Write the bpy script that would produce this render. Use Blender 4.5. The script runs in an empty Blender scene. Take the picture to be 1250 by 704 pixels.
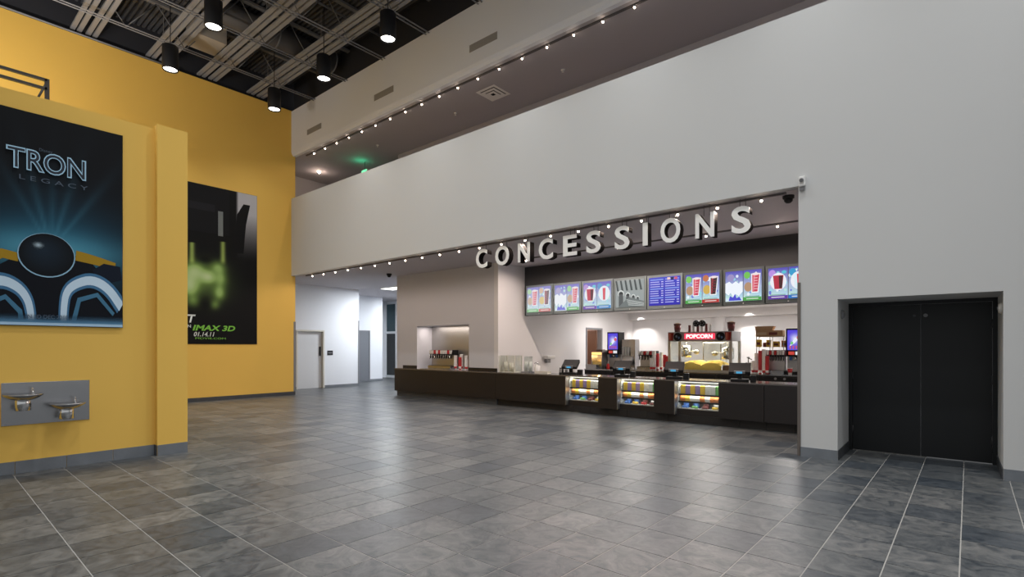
import bpy, bmesh, math, random
from mathutils import Vector, Matrix
random.seed(7)
C = bpy.context.scene.collection
# ------------------------------------------------------------------ camera
F, HY, CX, H, A = 639.0, 423.42, 625.0, 1.6, 0.6996
sc = bpy.context.scene
cam = bpy.data.cameras.new('camera')
cam.sensor_fit = 'HORIZONTAL'
cam.sensor_width = 36.0
cam.lens = 36.0 * F / 1250.0
cam.shift_y = (HY - 352.0) / 1250.0
cam.clip_end = 200
co = bpy.data.objects.new('camera', cam)
co.location = (0, 0, H)
co.rotation_euler = (math.pi / 2, 0, A)
C.objects.link(co)
sc.camera = co
# ------------------------------------------------------------------ world and exposure
w = bpy.data.worlds.new('world')
sc.world = w
w.use_nodes = True
w.node_tree.nodes['Background'].inputs[0].default_value = (0.955, 0.98, 1.0, 1)
w.node_tree.nodes['Background'].inputs[1].default_value = 0.44
sc.view_settings.view_transform = 'Standard'
sc.view_settings.look = 'None'
sc.view_settings.gamma = 1.0
sc.view_settings.use_curve_mapping = False
sc.view_settings.exposure = 0.0
# light levels (watts), used by the lamps below
CAN_W, CAN_SIZE = 175.0, math.radians(125)
TRACK_UP_W, TRACK_FRONT_W, TRACK_BACK_W = 4.0, 8.5, 26.0
KITCHEN_W, CORRIDOR_W = 75.0, 215.0

# ------------------------------------------------------------------ pixel helpers (photo 1250x704)
FW = (-math.sin(A), math.cos(A))
RT = (math.cos(A), math.sin(A))
def ray(px, py):
    l = (px - CX) / F
    return (FW[0] + l * RT[0], FW[1] + l * RT[1], -(py - HY) / F)
def gnd(px, py, z=0.0):
    d = ray(px, py); t = (z - H) / d[2]
    return (d[0] * t, d[1] * t, z)
def onY(px, py, Y):
    d = ray(px, py); t = Y / d[1]
    return (d[0] * t, Y, H + d[2] * t)
def onX(px, py, X):
    d = ray(px, py); t = X / d[0]
    return (X, d[1] * t, H + d[2] * t)
def proj(x, y, z):
    D = x * FW[0] + y * FW[1]; R = x * RT[0] + y * RT[1]
    if D < 0.2: return None
    return (CX + F * R / D, HY - F * (z - H) / D)

# ------------------------------------------------------------------ materials
def lin(c):
    def f(v):
        v = v / 255.0
        return v / 12.92 if v <= 0.04045 else ((v + 0.055) / 1.055) ** 2.4
    return (f(c[0]), f(c[1]), f(c[2]), 1.0)
MATS = {}
def mat(name, rgb, rough=0.6, metal=0.0, emit=0.0, ecol=None, spec=0.5, var=0.0, scale=3.0, bump=0.0, aniso=None):
    """plain principled material; rgb linear; var = mottling amount through noise"""
    m = bpy.data.materials.new(name); m.use_nodes = True
    nt = m.node_tree; b = nt.nodes['Principled BSDF']
    b.inputs['Base Color'].default_value = (*rgb[:3], 1)
    b.inputs['Roughness'].default_value = rough
    b.inputs['Metallic'].default_value = metal
    b.inputs['Specular IOR Level'].default_value = spec
    if emit:
        b.inputs['Emission Color'].default_value = (*(ecol or rgb)[:3], 1)
        b.inputs['Emission Strength'].default_value = emit
    if var or bump:
        geo = nt.nodes.new('ShaderNodeNewGeometry')
        mp = nt.nodes.new('ShaderNodeMapping'); nt.links.new(geo.outputs['Position'], mp.inputs[0])
        if aniso: mp.inputs['Scale'].default_value = aniso
        n = nt.nodes.new('ShaderNodeTexNoise'); n.inputs['Scale'].default_value = scale; n.inputs['Detail'].default_value = 5
        nt.links.new(mp.outputs[0], n.inputs[0])
        if var:
            mix = nt.nodes.new('ShaderNodeMix'); mix.data_type = 'RGBA'
            mix.inputs[6].default_value = (*[v * (1 - var) for v in rgb[:3]], 1)
            mix.inputs[7].default_value = (*[min(1, v * (1 + var)) for v in rgb[:3]], 1)
            nt.links.new(n.outputs[0], mix.inputs[0]); nt.links.new(mix.outputs[2], b.inputs['Base Color'])
        if bump:
            bp = nt.nodes.new('ShaderNodeBump'); bp.inputs['Strength'].default_value = bump; bp.inputs['Distance'].default_value = 0.01
            nt.links.new(n.outputs[0], bp.inputs['Height']); nt.links.new(bp.outputs[0], b.inputs['Normal'])
    MATS[name] = m
    return m
white_paint = mat('white_paint', (0.59, 0.588, 0.58), 0.75, var=0.02, scale=0.8)
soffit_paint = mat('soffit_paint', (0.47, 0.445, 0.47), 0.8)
corridor_paint = mat('corridor_paint', (0.74, 0.76, 0.80), 0.7)
kitchen_paint = mat('kitchen_paint', (0.70, 0.68, 0.68), 0.6)
pillar_paint = mat('pillar_paint', (0.57, 0.565, 0.60), 0.75, var=0.02, scale=1.0)
yellow_paint = mat('yellow_paint', (0.86, 0.53, 0.10), 0.7, var=0.025, scale=0.7)
dark_ceiling = mat('dark_ceiling', (0.022, 0.023, 0.030), 0.8)
deck_metal = mat('deck_metal', (0.075, 0.077, 0.085), 0.7)
steel_grey = mat('painted_steel_grey', (0.30, 0.30, 0.315), 0.6)
joist_grey = mat('joist_grey', (0.17, 0.17, 0.175), 0.6)
dark_steel = mat('dark_steel', (0.04, 0.04, 0.045), 0.45)
can_black = mat('can_black', (0.012, 0.012, 0.014), 0.45)
lens_white = mat('lens_white', (1, 1, 1), 0.4, emit=9.0, ecol=(1.0, 0.98, 0.92))
bulb_warm = mat('bulb_warm', (1, 0.9, 0.8), 0.4, emit=26.0, ecol=(1.0, 0.80, 0.62))
track_dark = mat('track_grey', (0.10, 0.09, 0.09), 0.5)
vent_grey = mat('vent_grey', (0.33, 0.32, 0.31), 0.6)
black_gap = mat('black_gap', (0.006, 0.006, 0.006), 0.8)
door_black = mat('door_black', (0.008, 0.009, 0.010), 0.42, spec=0.35)
door_white = mat('door_white', (0.62, 0.63, 0.65), 0.5)
door_grey = mat('door_grey', (0.16, 0.17, 0.19), 0.5)
grey_trim = mat('grey_trim', (0.24, 0.24, 0.25), 0.5, metal=0.3)
wood_trim = mat('brown_trim', (0.17, 0.085, 0.05), 0.4)
laminate = mat('dark_brown_laminate', (0.0130, 0.0102, 0.0105), 0.38, var=0.25, scale=6, aniso=(1, 1, 8))
kick_black = mat('kick_black', (0.012, 0.011, 0.011), 0.6)
counter_top_m = mat('counter_top', (0.10, 0.09, 0.085), 0.16, spec=0.7)
stainless = mat('stainless', (0.40, 0.40, 0.41), 0.27, metal=1.0, bump=0.03, scale=60, aniso=(1, 1, 0.05))
stainless_dull = mat('stainless_dull', (0.45, 0.44, 0.43), 0.4, metal=1.0)
chrome = mat('chrome', (0.75, 0.75, 0.75), 0.1, metal=1.0)
plastic_black = mat('plastic_black', (0.008, 0.008, 0.009), 0.45, spec=.3)
plastic_white = mat('plastic_white', (0.75, 0.74, 0.72), 0.4)
plastic_grey = mat('plastic_grey', (0.22, 0.22, 0.23), 0.45)
cream_plastic = mat('cream_plastic', (0.62, 0.60, 0.54), 0.4)
screen_black = mat('screen_bezel', (0.05, 0.06, 0.06), 0.35)
letter_white = mat('letter_white', (0.92, 0.90, 0.87), 0.45)
letter_side = mat('letter_side', (0.012, 0.009, 0.008), 0.8, spec=.1)
paper_red = mat('paper_red', (0.50, 0.022, 0.030), 0.5)
paper_maroon = mat('paper_maroon', (0.16, 0.030, 0.028), 0.5)
paper_white = mat('paper_white', (0.80, 0.78, 0.76), 0.55)
paper_yellow = mat('paper_yellow', (0.80, 0.52, 0.05), 0.55)
paper_orange = mat('paper_orange', (0.75, 0.24, 0.06), 0.55)
paper_blue = mat('paper_blue', (0.05, 0.16, 0.50), 0.5)
paper_purple = mat('paper_purple', (0.30, 0.22, 0.50), 0.5)
paper_green = mat('paper_green', (0.18, 0.45, 0.12), 0.5)
cardboard = mat('cardboard', (0.42, 0.26, 0.14), 0.8, var=0.1, scale=12)
popcorn_m = mat('popcorn', (0.85, 0.60, 0.16), 0.85, var=0.25, scale=40, bump=0.6)
ketchup = mat('ketchup_red', (0.60, 0.02, 0.02), 0.3)
warm_glow = mat('warm_glow', (1.0, 0.62, 0.15), 0.5, emit=1.6, ecol=(1.0, 0.60, 0.18))
blue_led = mat('blue_led', (0.1, 0.5, 0.9), 0.4, emit=.5, ecol=(0.08, 0.42, 0.75))
led_white = mat('led_white', (1, 1, 1), 0.4, emit=2.2, ecol=(1.0, 0.97, 0.90))
fluoro = mat('fluorescent', (1, 1, 1), 0.4, emit=3.2, ecol=(1.0, 0.99, 0.94))
exit_green = mat('exit_green', (0.05, 0.6, 0.25), 0.4, emit=1.6, ecol=(0.03, 0.75, 0.28))
red_sign = mat('red_sign', (0.8, 0.03, 0.06), 0.4, emit=1.0, ecol=(0.90, 0.06, 0.12))
white_sign = mat('white_sign', (1, 1, 1), 0.4, emit=1.5, ecol=(1.0, 0.93, 0.90))
night_glass = mat('night_glass', (0.008, 0.012, 0.014), 0.06, spec=0.6)
teal_glass = mat('teal_night_glass', (0.03, 0.07, 0.085), 0.10, spec=0.6)
plate_black = mat('plate_black', (0.01, 0.01, 0.012), 0.4)
grout_m = mat('grout', (0.36, 0.345, 0.32), 0.9)
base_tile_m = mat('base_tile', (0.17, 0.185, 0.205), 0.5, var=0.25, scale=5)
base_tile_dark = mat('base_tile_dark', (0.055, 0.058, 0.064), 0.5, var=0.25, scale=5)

def clear_glass():
    m = bpy.data.materials.new('clear_glass'); m.use_nodes = True
    nt = m.node_tree; nt.nodes.clear()
    o = nt.nodes.new('ShaderNodeOutputMaterial'); t = nt.nodes.new('ShaderNodeBsdfTransparent')
    t.inputs[0].default_value = (0.93, 0.95, 0.94, 1)
    g = nt.nodes.new('ShaderNodeBsdfGlossy'); g.inputs['Roughness'].default_value = 0.03
    mx = nt.nodes.new('ShaderNodeMixShader')
    mx.inputs[0].default_value = 0.06; nt.links.new(t.outputs[0], mx.inputs[1]); nt.links.new(g.outputs[0], mx.inputs[2])
    nt.links.new(mx.outputs[0], o.inputs[0])
    return m
glass = clear_glass()
def print_mat(name, emit):
    """flat print or screen picture: colour and alpha come from the shapes' colour attribute"""
    m = bpy.data.materials.new(name); m.use_nodes = True
    nt = m.node_tree; b = nt.nodes['Principled BSDF']
    at = nt.nodes.new('ShaderNodeAttribute'); at.attribute_name = 'Col'
    b.inputs['Roughness'].default_value = 0.55; b.inputs['Specular IOR Level'].default_value = 0.2
    if emit:
        b.inputs['Base Color'].default_value = (0.01, 0.01, 0.01, 1)
        nt.links.new(at.outputs['Color'], b.inputs['Emission Color'])
        b.inputs['Emission Strength'].default_value = emit
    else:
        nt.links.new(at.outputs['Color'], b.inputs['Base Color'])
    nt.links.new(at.outputs['Alpha'], b.inputs['Alpha'])
    return m
print_paper = print_mat('poster_print', 0)
print_screen = print_mat('screen_picture', 1.0)

TH = 0.018                      # tile grid is turned a hair against the walls
SX, SY = 0.418, 0.490
TX0, TY0 = -1.655, 3.80         # a joint crossing
def tile_mat():
    m = bpy.data.materials.new('slate_tile'); m.use_nodes = True
    nt = m.node_tree; b = nt.nodes['Principled BSDF']; L = nt.links.new
    geo = nt.nodes.new('ShaderNodeNewGeometry')
    mp = nt.nodes.new('ShaderNodeMapping'); mp.vector_type = 'TEXTURE'
    mp.inputs['Location'].default_value = (TX0, TY0, 0); mp.inputs['Rotation'].default_value = (0, 0, -TH); mp.inputs['Scale'].default_value = (SX, SY, 1)
    L(geo.outputs['Position'], mp.inputs[0])
    sep = nt.nodes.new('ShaderNodeSeparateXYZ'); L(mp.outputs[0], sep.inputs[0])
    comb = nt.nodes.new('ShaderNodeCombineXYZ')
    for k in (0, 1):
        f = nt.nodes.new('ShaderNodeMath'); f.operation = 'FLOOR'; L(sep.outputs[k], f.inputs[0]); L(f.outputs[0], comb.inputs[k])
    wn = nt.nodes.new('ShaderNodeTexWhiteNoise'); wn.noise_dimensions = '2D'; L(comb.outputs[0], wn.inputs['Vector'])
    off = nt.nodes.new('ShaderNodeVectorMath'); off.operation = 'MULTIPLY_ADD'
    L(wn.outputs['Color'], off.inputs[0]); off.inputs[1].default_value = (20, 20, 20); L(geo.outputs['Position'], off.inputs[2])
    n1 = nt.nodes.new('ShaderNodeTexNoise'); n1.inputs['Scale'].default_value = 5.5; n1.inputs['Detail'].default_value = 10; n1.inputs['Roughness'].default_value = 0.70; n1.inputs['Distortion'].default_value = 1.4
    L(off.outputs[0], n1.inputs[0])
    r1 = nt.nodes.new('ShaderNodeValToRGB'); L(n1.outputs[0], r1.inputs[0])
    e = r1.color_ramp.elements
    e[0].position = 0.36; e[0].color = (0.036, 0.043, 0.052, 1)
    e[1].position = 0.66; e[1].color = (0.140, 0.141, 0.141, 1)
    q = r1.color_ramp.elements.new(0.5); q.color = (0.088, 0.092, 0.096, 1)
    r2 = nt.nodes.new('ShaderNodeValToRGB'); L(wn.outputs['Value'], r2.inputs[0]); r2.color_ramp.interpolation = 'LINEAR'
    e = r2.color_ramp.elements
    e[0].color = (0.55, 0.62, 0.70, 1); e[1].color = (1.30, 1.27, 1.22, 1)
    q = r2.color_ramp.elements.new(0.5); q.color = (0.96, 0.97, 0.96, 1)
    mx = nt.nodes.new('ShaderNodeMix'); mx.data_type = 'RGBA'; mx.blend_type = 'MULTIPLY'; mx.inputs[0].default_value = 1
    L(r1.outputs[0], mx.inputs[6]); L(r2.outputs[0], mx.inputs[7]); L(mx.outputs[2], b.inputs['Base Color'])
    rr = nt.nodes.new('ShaderNodeMapRange'); L(n1.outputs[0], rr.inputs[0]); rr.inputs[3].default_value = 0.26; rr.inputs[4].default_value = 0.44
    L(rr.outputs[0], b.inputs['Roughness'])
    bp = nt.nodes.new('ShaderNodeBump'); bp.inputs['Strength'].default_value = 0.25; bp.inputs['Distance'].default_value = 0.006
    L(n1.outputs[0], bp.inputs['Height']); L(bp.outputs[0], b.inputs['Normal'])
    return m
slate = tile_mat()

# ------------------------------------------------------------------ mesh helpers
def box(bm, x0, x1, y0, y1, z0, z1):
    v = [bm.verts.new(p) for p in ((x0, y0, z0), (x1, y0, z0), (x1, y1, z0), (x0, y1, z0), (x0, y0, z1), (x1, y0, z1), (x1, y1, z1), (x0, y1, z1))]
    for f in ((0, 3, 2, 1), (4, 5, 6, 7), (0, 1, 5, 4), (1, 2, 6, 5), (2, 3, 7, 6), (3, 0, 4, 7)):
        bm.faces.new([v[i] for i in f])
    return bm
def tube(bm, p0, p1, r0, r1=None, seg=12, caps=True):
    r1 = r0 if r1 is None else r1
    p0, p1 = Vector(p0), Vector(p1); d = (p1 - p0).normalized()
    a = d.orthogonal().normalized(); b = d.cross(a)
    ring = []
    for p, r in ((p0, r0), (p1, r1)):
        ring.append([bm.verts.new(p + (a * math.cos(t) + b * math.sin(t)) * r) for t in [2 * math.pi * k / seg for k in range(seg)]])
    for k in range(seg):
        f = bm.faces.new((ring[0][k], ring[0][(k + 1) % seg], ring[1][(k + 1) % seg], ring[1][k])); f.smooth = True
    if caps:
        bm.faces.new(ring[0][::-1]); bm.faces.new(ring[1])
    return bm
def lathe(bm, prof, c=(0, 0, 0), seg=16, ax='z', smooth=True, sx=1.0, sy=1.0):
    """profile of (radius, height) turned about a vertical axis; closed at the ends when radius is 0"""
    rings = []
    for r, h in prof:
        if r < 1e-6:
            rings.append([bm.verts.new((c[0], c[1], c[2] + h))])
        else:
            rings.append([bm.verts.new((c[0] + sx * r * math.cos(2 * math.pi * k / seg), c[1] + sy * r * math.sin(2 * math.pi * k / seg), c[2] + h)) for k in range(seg)])
    for a, b in zip(rings, rings[1:]):
        for k in range(seg):
            k2 = (k + 1) % seg
            if len(a) == 1 and len(b) == 1: continue
            if len(a) == 1: f = bm.faces.new((a[0], b[k2], b[k]))
            elif len(b) == 1: f = bm.faces.new((a[k], a[k2], b[0]))
            else: f = bm.faces.new((a[k], a[k2], b[k2], b[k]))
            f.smooth = smooth
    if len(rings[0]) > 1: bm.faces.new(rings[0][::-1])
    if len(rings[-1]) > 1: bm.faces.new(rings[-1])
    return bm
def prism(bm, pts, lo, hi, axis='y'):
    """closed outline extruded between lo and hi along an axis; pts are (x,z) for y, (y,z) for x, (x,y) for z"""
    def P(p, t):
        return {'y': (p[0], t, p[1]), 'x': (t, p[0], p[1]), 'z': (p[0], p[1], t)}[axis]
    a = [bm.verts.new(P(p, lo)) for p in pts]; b = [bm.verts.new(P(p, hi)) for p in pts]
    n = len(pts)
    for k in range(n): bm.faces.new((a[k], a[(k + 1) % n], b[(k + 1) % n], b[k]))
    bm.faces.new(a[::-1]); bm.faces.new(b)
    bmesh.ops.recalc_face_normals(bm, faces=bm.faces)
    return bm
def B(): return bmesh.new()
def bev(bm, w, seg=2):
    bmesh.ops.bevel(bm, geom=list(bm.edges), offset=w, segments=seg, affect='EDGES', profile=0.5)
    return bm
def obj(name, bm, m, parent=None, loc=None):
    if isinstance(bm, bmesh.types.BMesh):
        me = bpy.data.meshes.new(name); bm.to_mesh(me); bm.free()
    else:
        me = bm
    if m is not None and not me.materials:
        me.materials.append(m)
    o = bpy.data.objects.new(name, me); C.objects.link(o)
    if parent: o.parent = parent
    if loc: o.location = loc
    return o
def tag(o, label, cat, group=None):
    o['label'] = label; o['category'] = cat
    if group: o['group'] = group
    return o
def thing(name, label, cat, loc=(0, 0, 0), group=None, rz=0.0):
    o = bpy.data.objects.new(name, None); C.objects.link(o)
    o.empty_display_size = 0.1; o.location = loc; o.rotation_euler = (0, 0, rz)
    return tag(o, label, cat, group)
def struct(name, bm, m, label=None):
    o = obj(name, bm, m); o['kind'] = 'structure'
    if label: o['label'] = label
    return o
def copy_tree(o, parent=None):
    c = o.copy(); C.objects.link(c)
    if parent: c.parent = parent
    for ch in list(o.children): copy_tree(ch, c)
    return c
def lamp(name, kind, loc, power, parent=None, color=(1, 1, 1), size=0.05, rot=(0, 0, 0), sx=None, sy=None, spot=None, blend=0.6):
    l = bpy.data.lights.new(name, kind); l.energy = power; l.color = color
    if kind == 'AREA':
        l.shape = 'RECTANGLE'; l.size = sx; l.size_y = sy
    else:
        l.shadow_soft_size = size
    if kind == 'SPOT':
        l.spot_size = spot; l.spot_blend = blend
    o = bpy.data.objects.new(name, l); C.objects.link(o); o.location = loc; o.rotation_euler = rot
    if parent: o.parent = parent
    return o
# frames for flat lettering and prints: N faces -y (u along x), E faces +x (u along y)
def place(fr, u, v, d):
    return (u, -d, v) if fr == 'N' else (d, u, v)
def text_mesh(s, u0, u1, v0, v1, fr, d=0.0, depth=0.0, fat=0.0, skew=0.0):
    """one text as a flat or solid mesh stretched to the rectangle u0..u1, v0..v1"""
    cu = bpy.data.curves.new('lettering', 'FONT'); cu.body = s; cu.size = 1; cu.offset = fat; cu.extrude = 0.5 if depth else 0.0
    cu.resolution_u = 4
    t = bpy.data.objects.new('lettering', cu); C.objects.link(t)
    me = bpy.data.meshes.new_from_object(t.evaluated_get(bpy.context.evaluated_depsgraph_get()))
    bpy.data.objects.remove(t); bpy.data.curves.remove(cu)
    xs = [p.co.x for p in me.vertices]; ys = [p.co.y for p in me.vertices]
    ax, bx, ay, by = min(xs), max(xs), min(ys), max(ys)
    for p in me.vertices:
        v = (p.co.y - ay) / max(1e-6, by - ay)
        u = u0 + (p.co.x - ax) / max(1e-6, bx - ax) * (u1 - u0) + skew * v
        dd = d + (p.co.z + 0.5) * depth if depth else d
        p.co = place(fr, u, v0 + v * (v1 - v0), dd)
    me.materials.clear()
    return me
def rect(a, b, c, d): return [(a, c), (b, c), (b, d), (a, d)]
def disc(cx, cy, rx, ry=None, n=20, t0=0.0, t1=2 * math.pi):
    ry = ry or rx
    return [(cx + rx * math.cos(t0 + (t1 - t0) * k / n), cy + ry * math.sin(t0 + (t1 - t0) * k / n)) for k in range(n)]
def picture(name, shapes, fr, u0, v0, W, Hh, d, m, parent, step=0.0006):
    """flat print: layered outlines in 0..1 of a rectangle. shape = (points, colour) or (points, edge colour, centre colour, centre)"""
    bm = B(); lay = bm.loops.layers.float_color.new('Col')
    for k, s in enumerate(shapes):
        dd = d + step * k
        P = lambda p: place(fr, u0 + p[0] * W, v0 + p[1] * Hh, dd)
        cl = lambda p: (min(.996, max(.004, p[0])), min(.997, max(.003, p[1])))
        pts = [cl(p) for p in s[0]]
        if len(s) == 2 and not isinstance(s[1], list):
            f = bm.faces.new([bm.verts.new(P(p)) for p in pts])
            for l in f.loops: l[lay] = s[1]
        elif len(s) == 2:
            f = bm.faces.new([bm.verts.new(P(p)) for p in pts])
            for l, c in zip(f.loops, s[1]): l[lay] = c
        else:
            cv = bm.verts.new(P(cl(s[3]))); vs = [bm.verts.new(P(p)) for p in pts]
            for i in range(len(vs)):
                f = bm.faces.new((cv, vs[i], vs[(i + 1) % len(vs)]))
                f.loops[0][lay] = s[2]; f.loops[1][lay] = s[1]; f.loops[2][lay] = s[1]
    return obj(name, bm, m, parent)
def gradient_print(name, fn, fr, u0, v0, W, Hh, d, m, parent, nu=64, nv=96):
    """printed sheet whose colour is a function of its own 0..1 coordinates"""
    bm = B(); lay = bm.loops.layers.float_color.new('Col')
    col = [[fn(i / nu, j / nv) for j in range(nv + 1)] for i in range(nu + 1)]
    vs = [[bm.verts.new(place(fr, u0 + W * i / nu, v0 + Hh * j / nv, d)) for j in range(nv + 1)] for i in range(nu + 1)]
    for i in range(nu):
        for j in range(nv):
            q = ((i, j), (i + 1, j), (i + 1, j + 1), (i, j + 1))
            f = bm.faces.new([vs[a][b] for a, b in q])
            for l, (a, b) in zip(f.loops, q): l[lay] = rgba(*col[a][b])
    return obj(name, bm, m, parent)
def blend(c, layers):
    for col, a in layers:
        a = min(1, max(0, a)); c = tuple(c[k] + (col[k] - c[k]) * a for k in range(3))
    return c
def gauss(x, s): return math.exp(-(x / s) ** 2)
def rgba(r, g, b, a=1.0):
    c = lin((r, g, b)); return (c[0], c[1], c[2], a)

# ================================================================== THE SETTING
YW, XY, XN = 8.633, -16.90, -9.064
ZT, ZO, ZS, ZB, ZD = 6.554, 3.974, 7.98, 9.46, 2.276
XO = -1.74                                  # concession opening, jamb beside the counter
DX0, DX1, YD = onY(1022.5, 400, YW)[0], onY(1224.8, 400, YW)[0], 9.70
KX = -9.77                                  # kitchen side wall
PY = 11.0                                   # front of the wall with the drinks niche

# floor: grout bed with slate tiles
bm = B(); box(bm, -27, 6.5, -4, 20, -0.06, -0.003)
floor = struct('floor', bm, grout_m)
ct, st = math.cos(-TH), math.sin(-TH)
def tile_pos(i, j):
    u, v = (i + 0.5) * SX, (j + 0.5) * SY
    return (TX0 + ct * u - st * v, TY0 + st * u + ct * v)
g = 0.0045
tme_bm = B(); box(tme_bm, -SX / 2 + g, SX / 2 - g, -SY / 2 + g, SY / 2 - g, -0.012, 0.0)
tme = bpy.data.meshes.new('tile'); tme_bm.to_mesh(tme); tme_bm.free(); tme.materials.append(slate)
cand, rest = [], []
for i in range(-62, 20):
    for j in range(-16, 34):
        x, y = tile_pos(i, j)
        if x < -26.5 or x > 6 or y < -3.7 or y > 19.6: continue
        inside = (y < YW + 0.2 and x > XY - 0.2) or (XY - 0.2 < x < XO and y < 11.0) or (DX0 - .2 < x < DX1 + .2 and y < YD + .2) or (x < -13.9 and y > 8.4)
        if not inside: continue
        if x < XN - 0.3 and y < 2.7: continue
        ok = False
        ps = [proj(x + a * SX / 2, y + b * SY / 2, 0) for a, b in ((-1, -1), (1, -1), (1, 1), (-1, 1))]
        if all(ps):
            cx_, cy_ = sum(p[0] for p in ps) / 4, sum(p[1] for p in ps) / 4
            if -12 < cx_ < 1262 and cy_ < 715 and y < YD:
                ar = abs(sum(ps[k][0] * ps[(k + 1) % 4][1] - ps[(k + 1) % 4][0] * ps[k][1] for k in range(4))) / 2
                cand.append((ar, x, y)); ok = True
        if not ok: rest.append((x, y))
cand.sort(reverse=True)
for ar, x, y in cand[:300]:
    o = obj('tile', tme, None, floor); o.location = (x, y, 0); o.rotation_euler = (0, 0, -TH)
rest += [(x, y) for ar, x, y in cand[300:]]
bm = B()
for x, y in rest:
    q = [bm.verts.new((x + ct * a * (SX / 2 - g) - st * b * (SY / 2 - g), y + st * a * (SX / 2 - g) + ct * b * (SY / 2 - g), z)) for z in (-0.012, 0) for a, b in ((-1, -1), (1, -1), (1, 1), (-1, 1))]
    for f in ((4, 5, 6, 7), (0, 1, 5, 4), (1, 2, 6, 5), (2, 3, 7, 6), (3, 0, 4, 7)): bm.faces.new([q[k] for k in f])
o = obj('distant_tiles', bm, slate, floor); o['kind'] = 'stuff'

# white wall with the concession opening and the double-door recess
bm = B()
box(bm, XY, XO, YW, 8.76, ZO, ZT)
box(bm, XO, DX0, YW, YD + .15, 0, ZT)
box(bm, DX0, DX1, YW, YD + .15, ZD, ZT)
box(bm, DX1, 6.5, YW, YD + .15, 0, ZT)
wall_back = struct('wall_back', bm, white_paint)
# bulkhead above the mezzanine gallery and gallery room
bm = B(); prism(bm, [(YW, ZB), (YW, 8.10), (YW + .02, 8.03), (YW + .06, ZS), (8.80, ZS), (8.80, ZB)], XY, 6.5, 'x')
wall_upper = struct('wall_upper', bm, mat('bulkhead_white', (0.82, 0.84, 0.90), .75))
bm = B(); box(bm, -20, 6.5, 8.80, 14.2, ZS, ZS + .1)
ceiling_gallery = struct('ceiling_gallery', bm, soffit_paint)
bm = B(); box(bm, -14.1, 6.5, 10.87, 11.1, 4.4, ZS)
struct('wall_gallery', bm, soffit_paint)
bm = B(); box(bm, -20, 6.5, 14.0, 14.2, 4.4, ZS); box(bm, -19.0, -18.8, 8.8, 14.0, 4.4, ZS)
box(bm, -18.8, -16.5, 12.2, 12.6, 7.55, ZS)
struct('wall_gallery_far', bm, soffit_paint)
# concession and corridor ceiling / gallery floor slab
bm = B(); box(bm, -27, XO, 8.80, 12.3, ZO, 4.4); box(bm, -27, -14.3, 12.3, 20, ZO, 4.4); box(bm, XO, 6.5, YD + .15, 14, ZO, 4.4)
ceiling_c = struct('ceiling_concession', bm, soffit_paint)
# dark roof deck, its ribs running along the white wall
bm = B(); box(bm, -17.3, 3.5, -1, 8.9, 10.42, 10.5)
ceiling = struct('ceiling', bm, dark_ceiling)
rb = B()
y = -.95
while y < 8.6:
    box(rb, -17.0, 3.5, y, y + .055, 10.36, 10.42); y += .12
o = obj('deck_ribs', rb, deck_metal, ceiling); o['kind'] = 'stuff'
bm = B(); box(bm, -17.3, -17.06, -1, 8.9, 9.45, 10.42); box(bm, XY, 6.5, 8.72, 8.9, ZB - .05, 10.42)
struct('wall_roof_edge', bm, dark_ceiling)
bm = B(); tube(bm, (XY - .02, 1.5, 9.52), (XY - .02, 5.3, 9.52), .022, seg=8)
tag(obj('edge_pipe', bm, steel_grey), 'thin grey pipe along the top edge of the tall yellow wall', 'pipe')

# tall yellow wall, yellow block with its corner pier
bm = B(); box(bm, -17.2, XY, -4, 8.77, 0, 9.48)
wall_left = struct('wall_left', bm, yellow_paint)
ZL = 4.84
bm = B(); box(bm, -14, XN, -4, 2.93, 0, ZL)
wall_near = struct('wall_near_left', bm, yellow_paint)
bm = B(); box(bm, XN, -8.95, 2.53, 2.93, 0, ZL + .04)
struct('trim_1', bm, yellow_paint, 'yellow pier at the corner of the yellow block')

# tile baseboards: one child per tile
def baseboard(name, fr, a, b, at, h, n, m, out=0.012, back=None):
    o = bpy.data.objects.new(name, None); C.objects.link(o); o['kind'] = 'structure'
    wd = (b - a) / n
    for k in range(n):
        u0, u1 = a + k * wd + .0025, a + (k + 1) * wd - .0025
        bm = B()
        if fr == 'N': box(bm, u0, u1, at - out, at, 0, h)
        else: box(bm, at, at + out, u0, u1, 0, h)
        obj('base_tile', bm, m, o)
    return o
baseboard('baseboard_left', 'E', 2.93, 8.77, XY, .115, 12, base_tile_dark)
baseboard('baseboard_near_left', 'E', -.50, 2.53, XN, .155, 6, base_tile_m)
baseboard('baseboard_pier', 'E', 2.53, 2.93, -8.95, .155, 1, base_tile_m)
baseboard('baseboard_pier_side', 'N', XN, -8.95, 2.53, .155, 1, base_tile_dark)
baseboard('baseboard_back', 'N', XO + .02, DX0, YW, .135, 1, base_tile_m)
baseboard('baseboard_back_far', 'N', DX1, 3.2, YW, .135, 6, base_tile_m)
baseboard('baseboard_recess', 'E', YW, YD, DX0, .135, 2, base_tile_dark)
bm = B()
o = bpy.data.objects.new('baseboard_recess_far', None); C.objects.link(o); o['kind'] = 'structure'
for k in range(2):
    bm = B(); box(bm, DX1 - .012, DX1, YW + k * .535 + .003, YW + (k + 1) * .535 - .003, 0, .135); obj('base_tile', bm, base_tile_dark, o)

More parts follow.
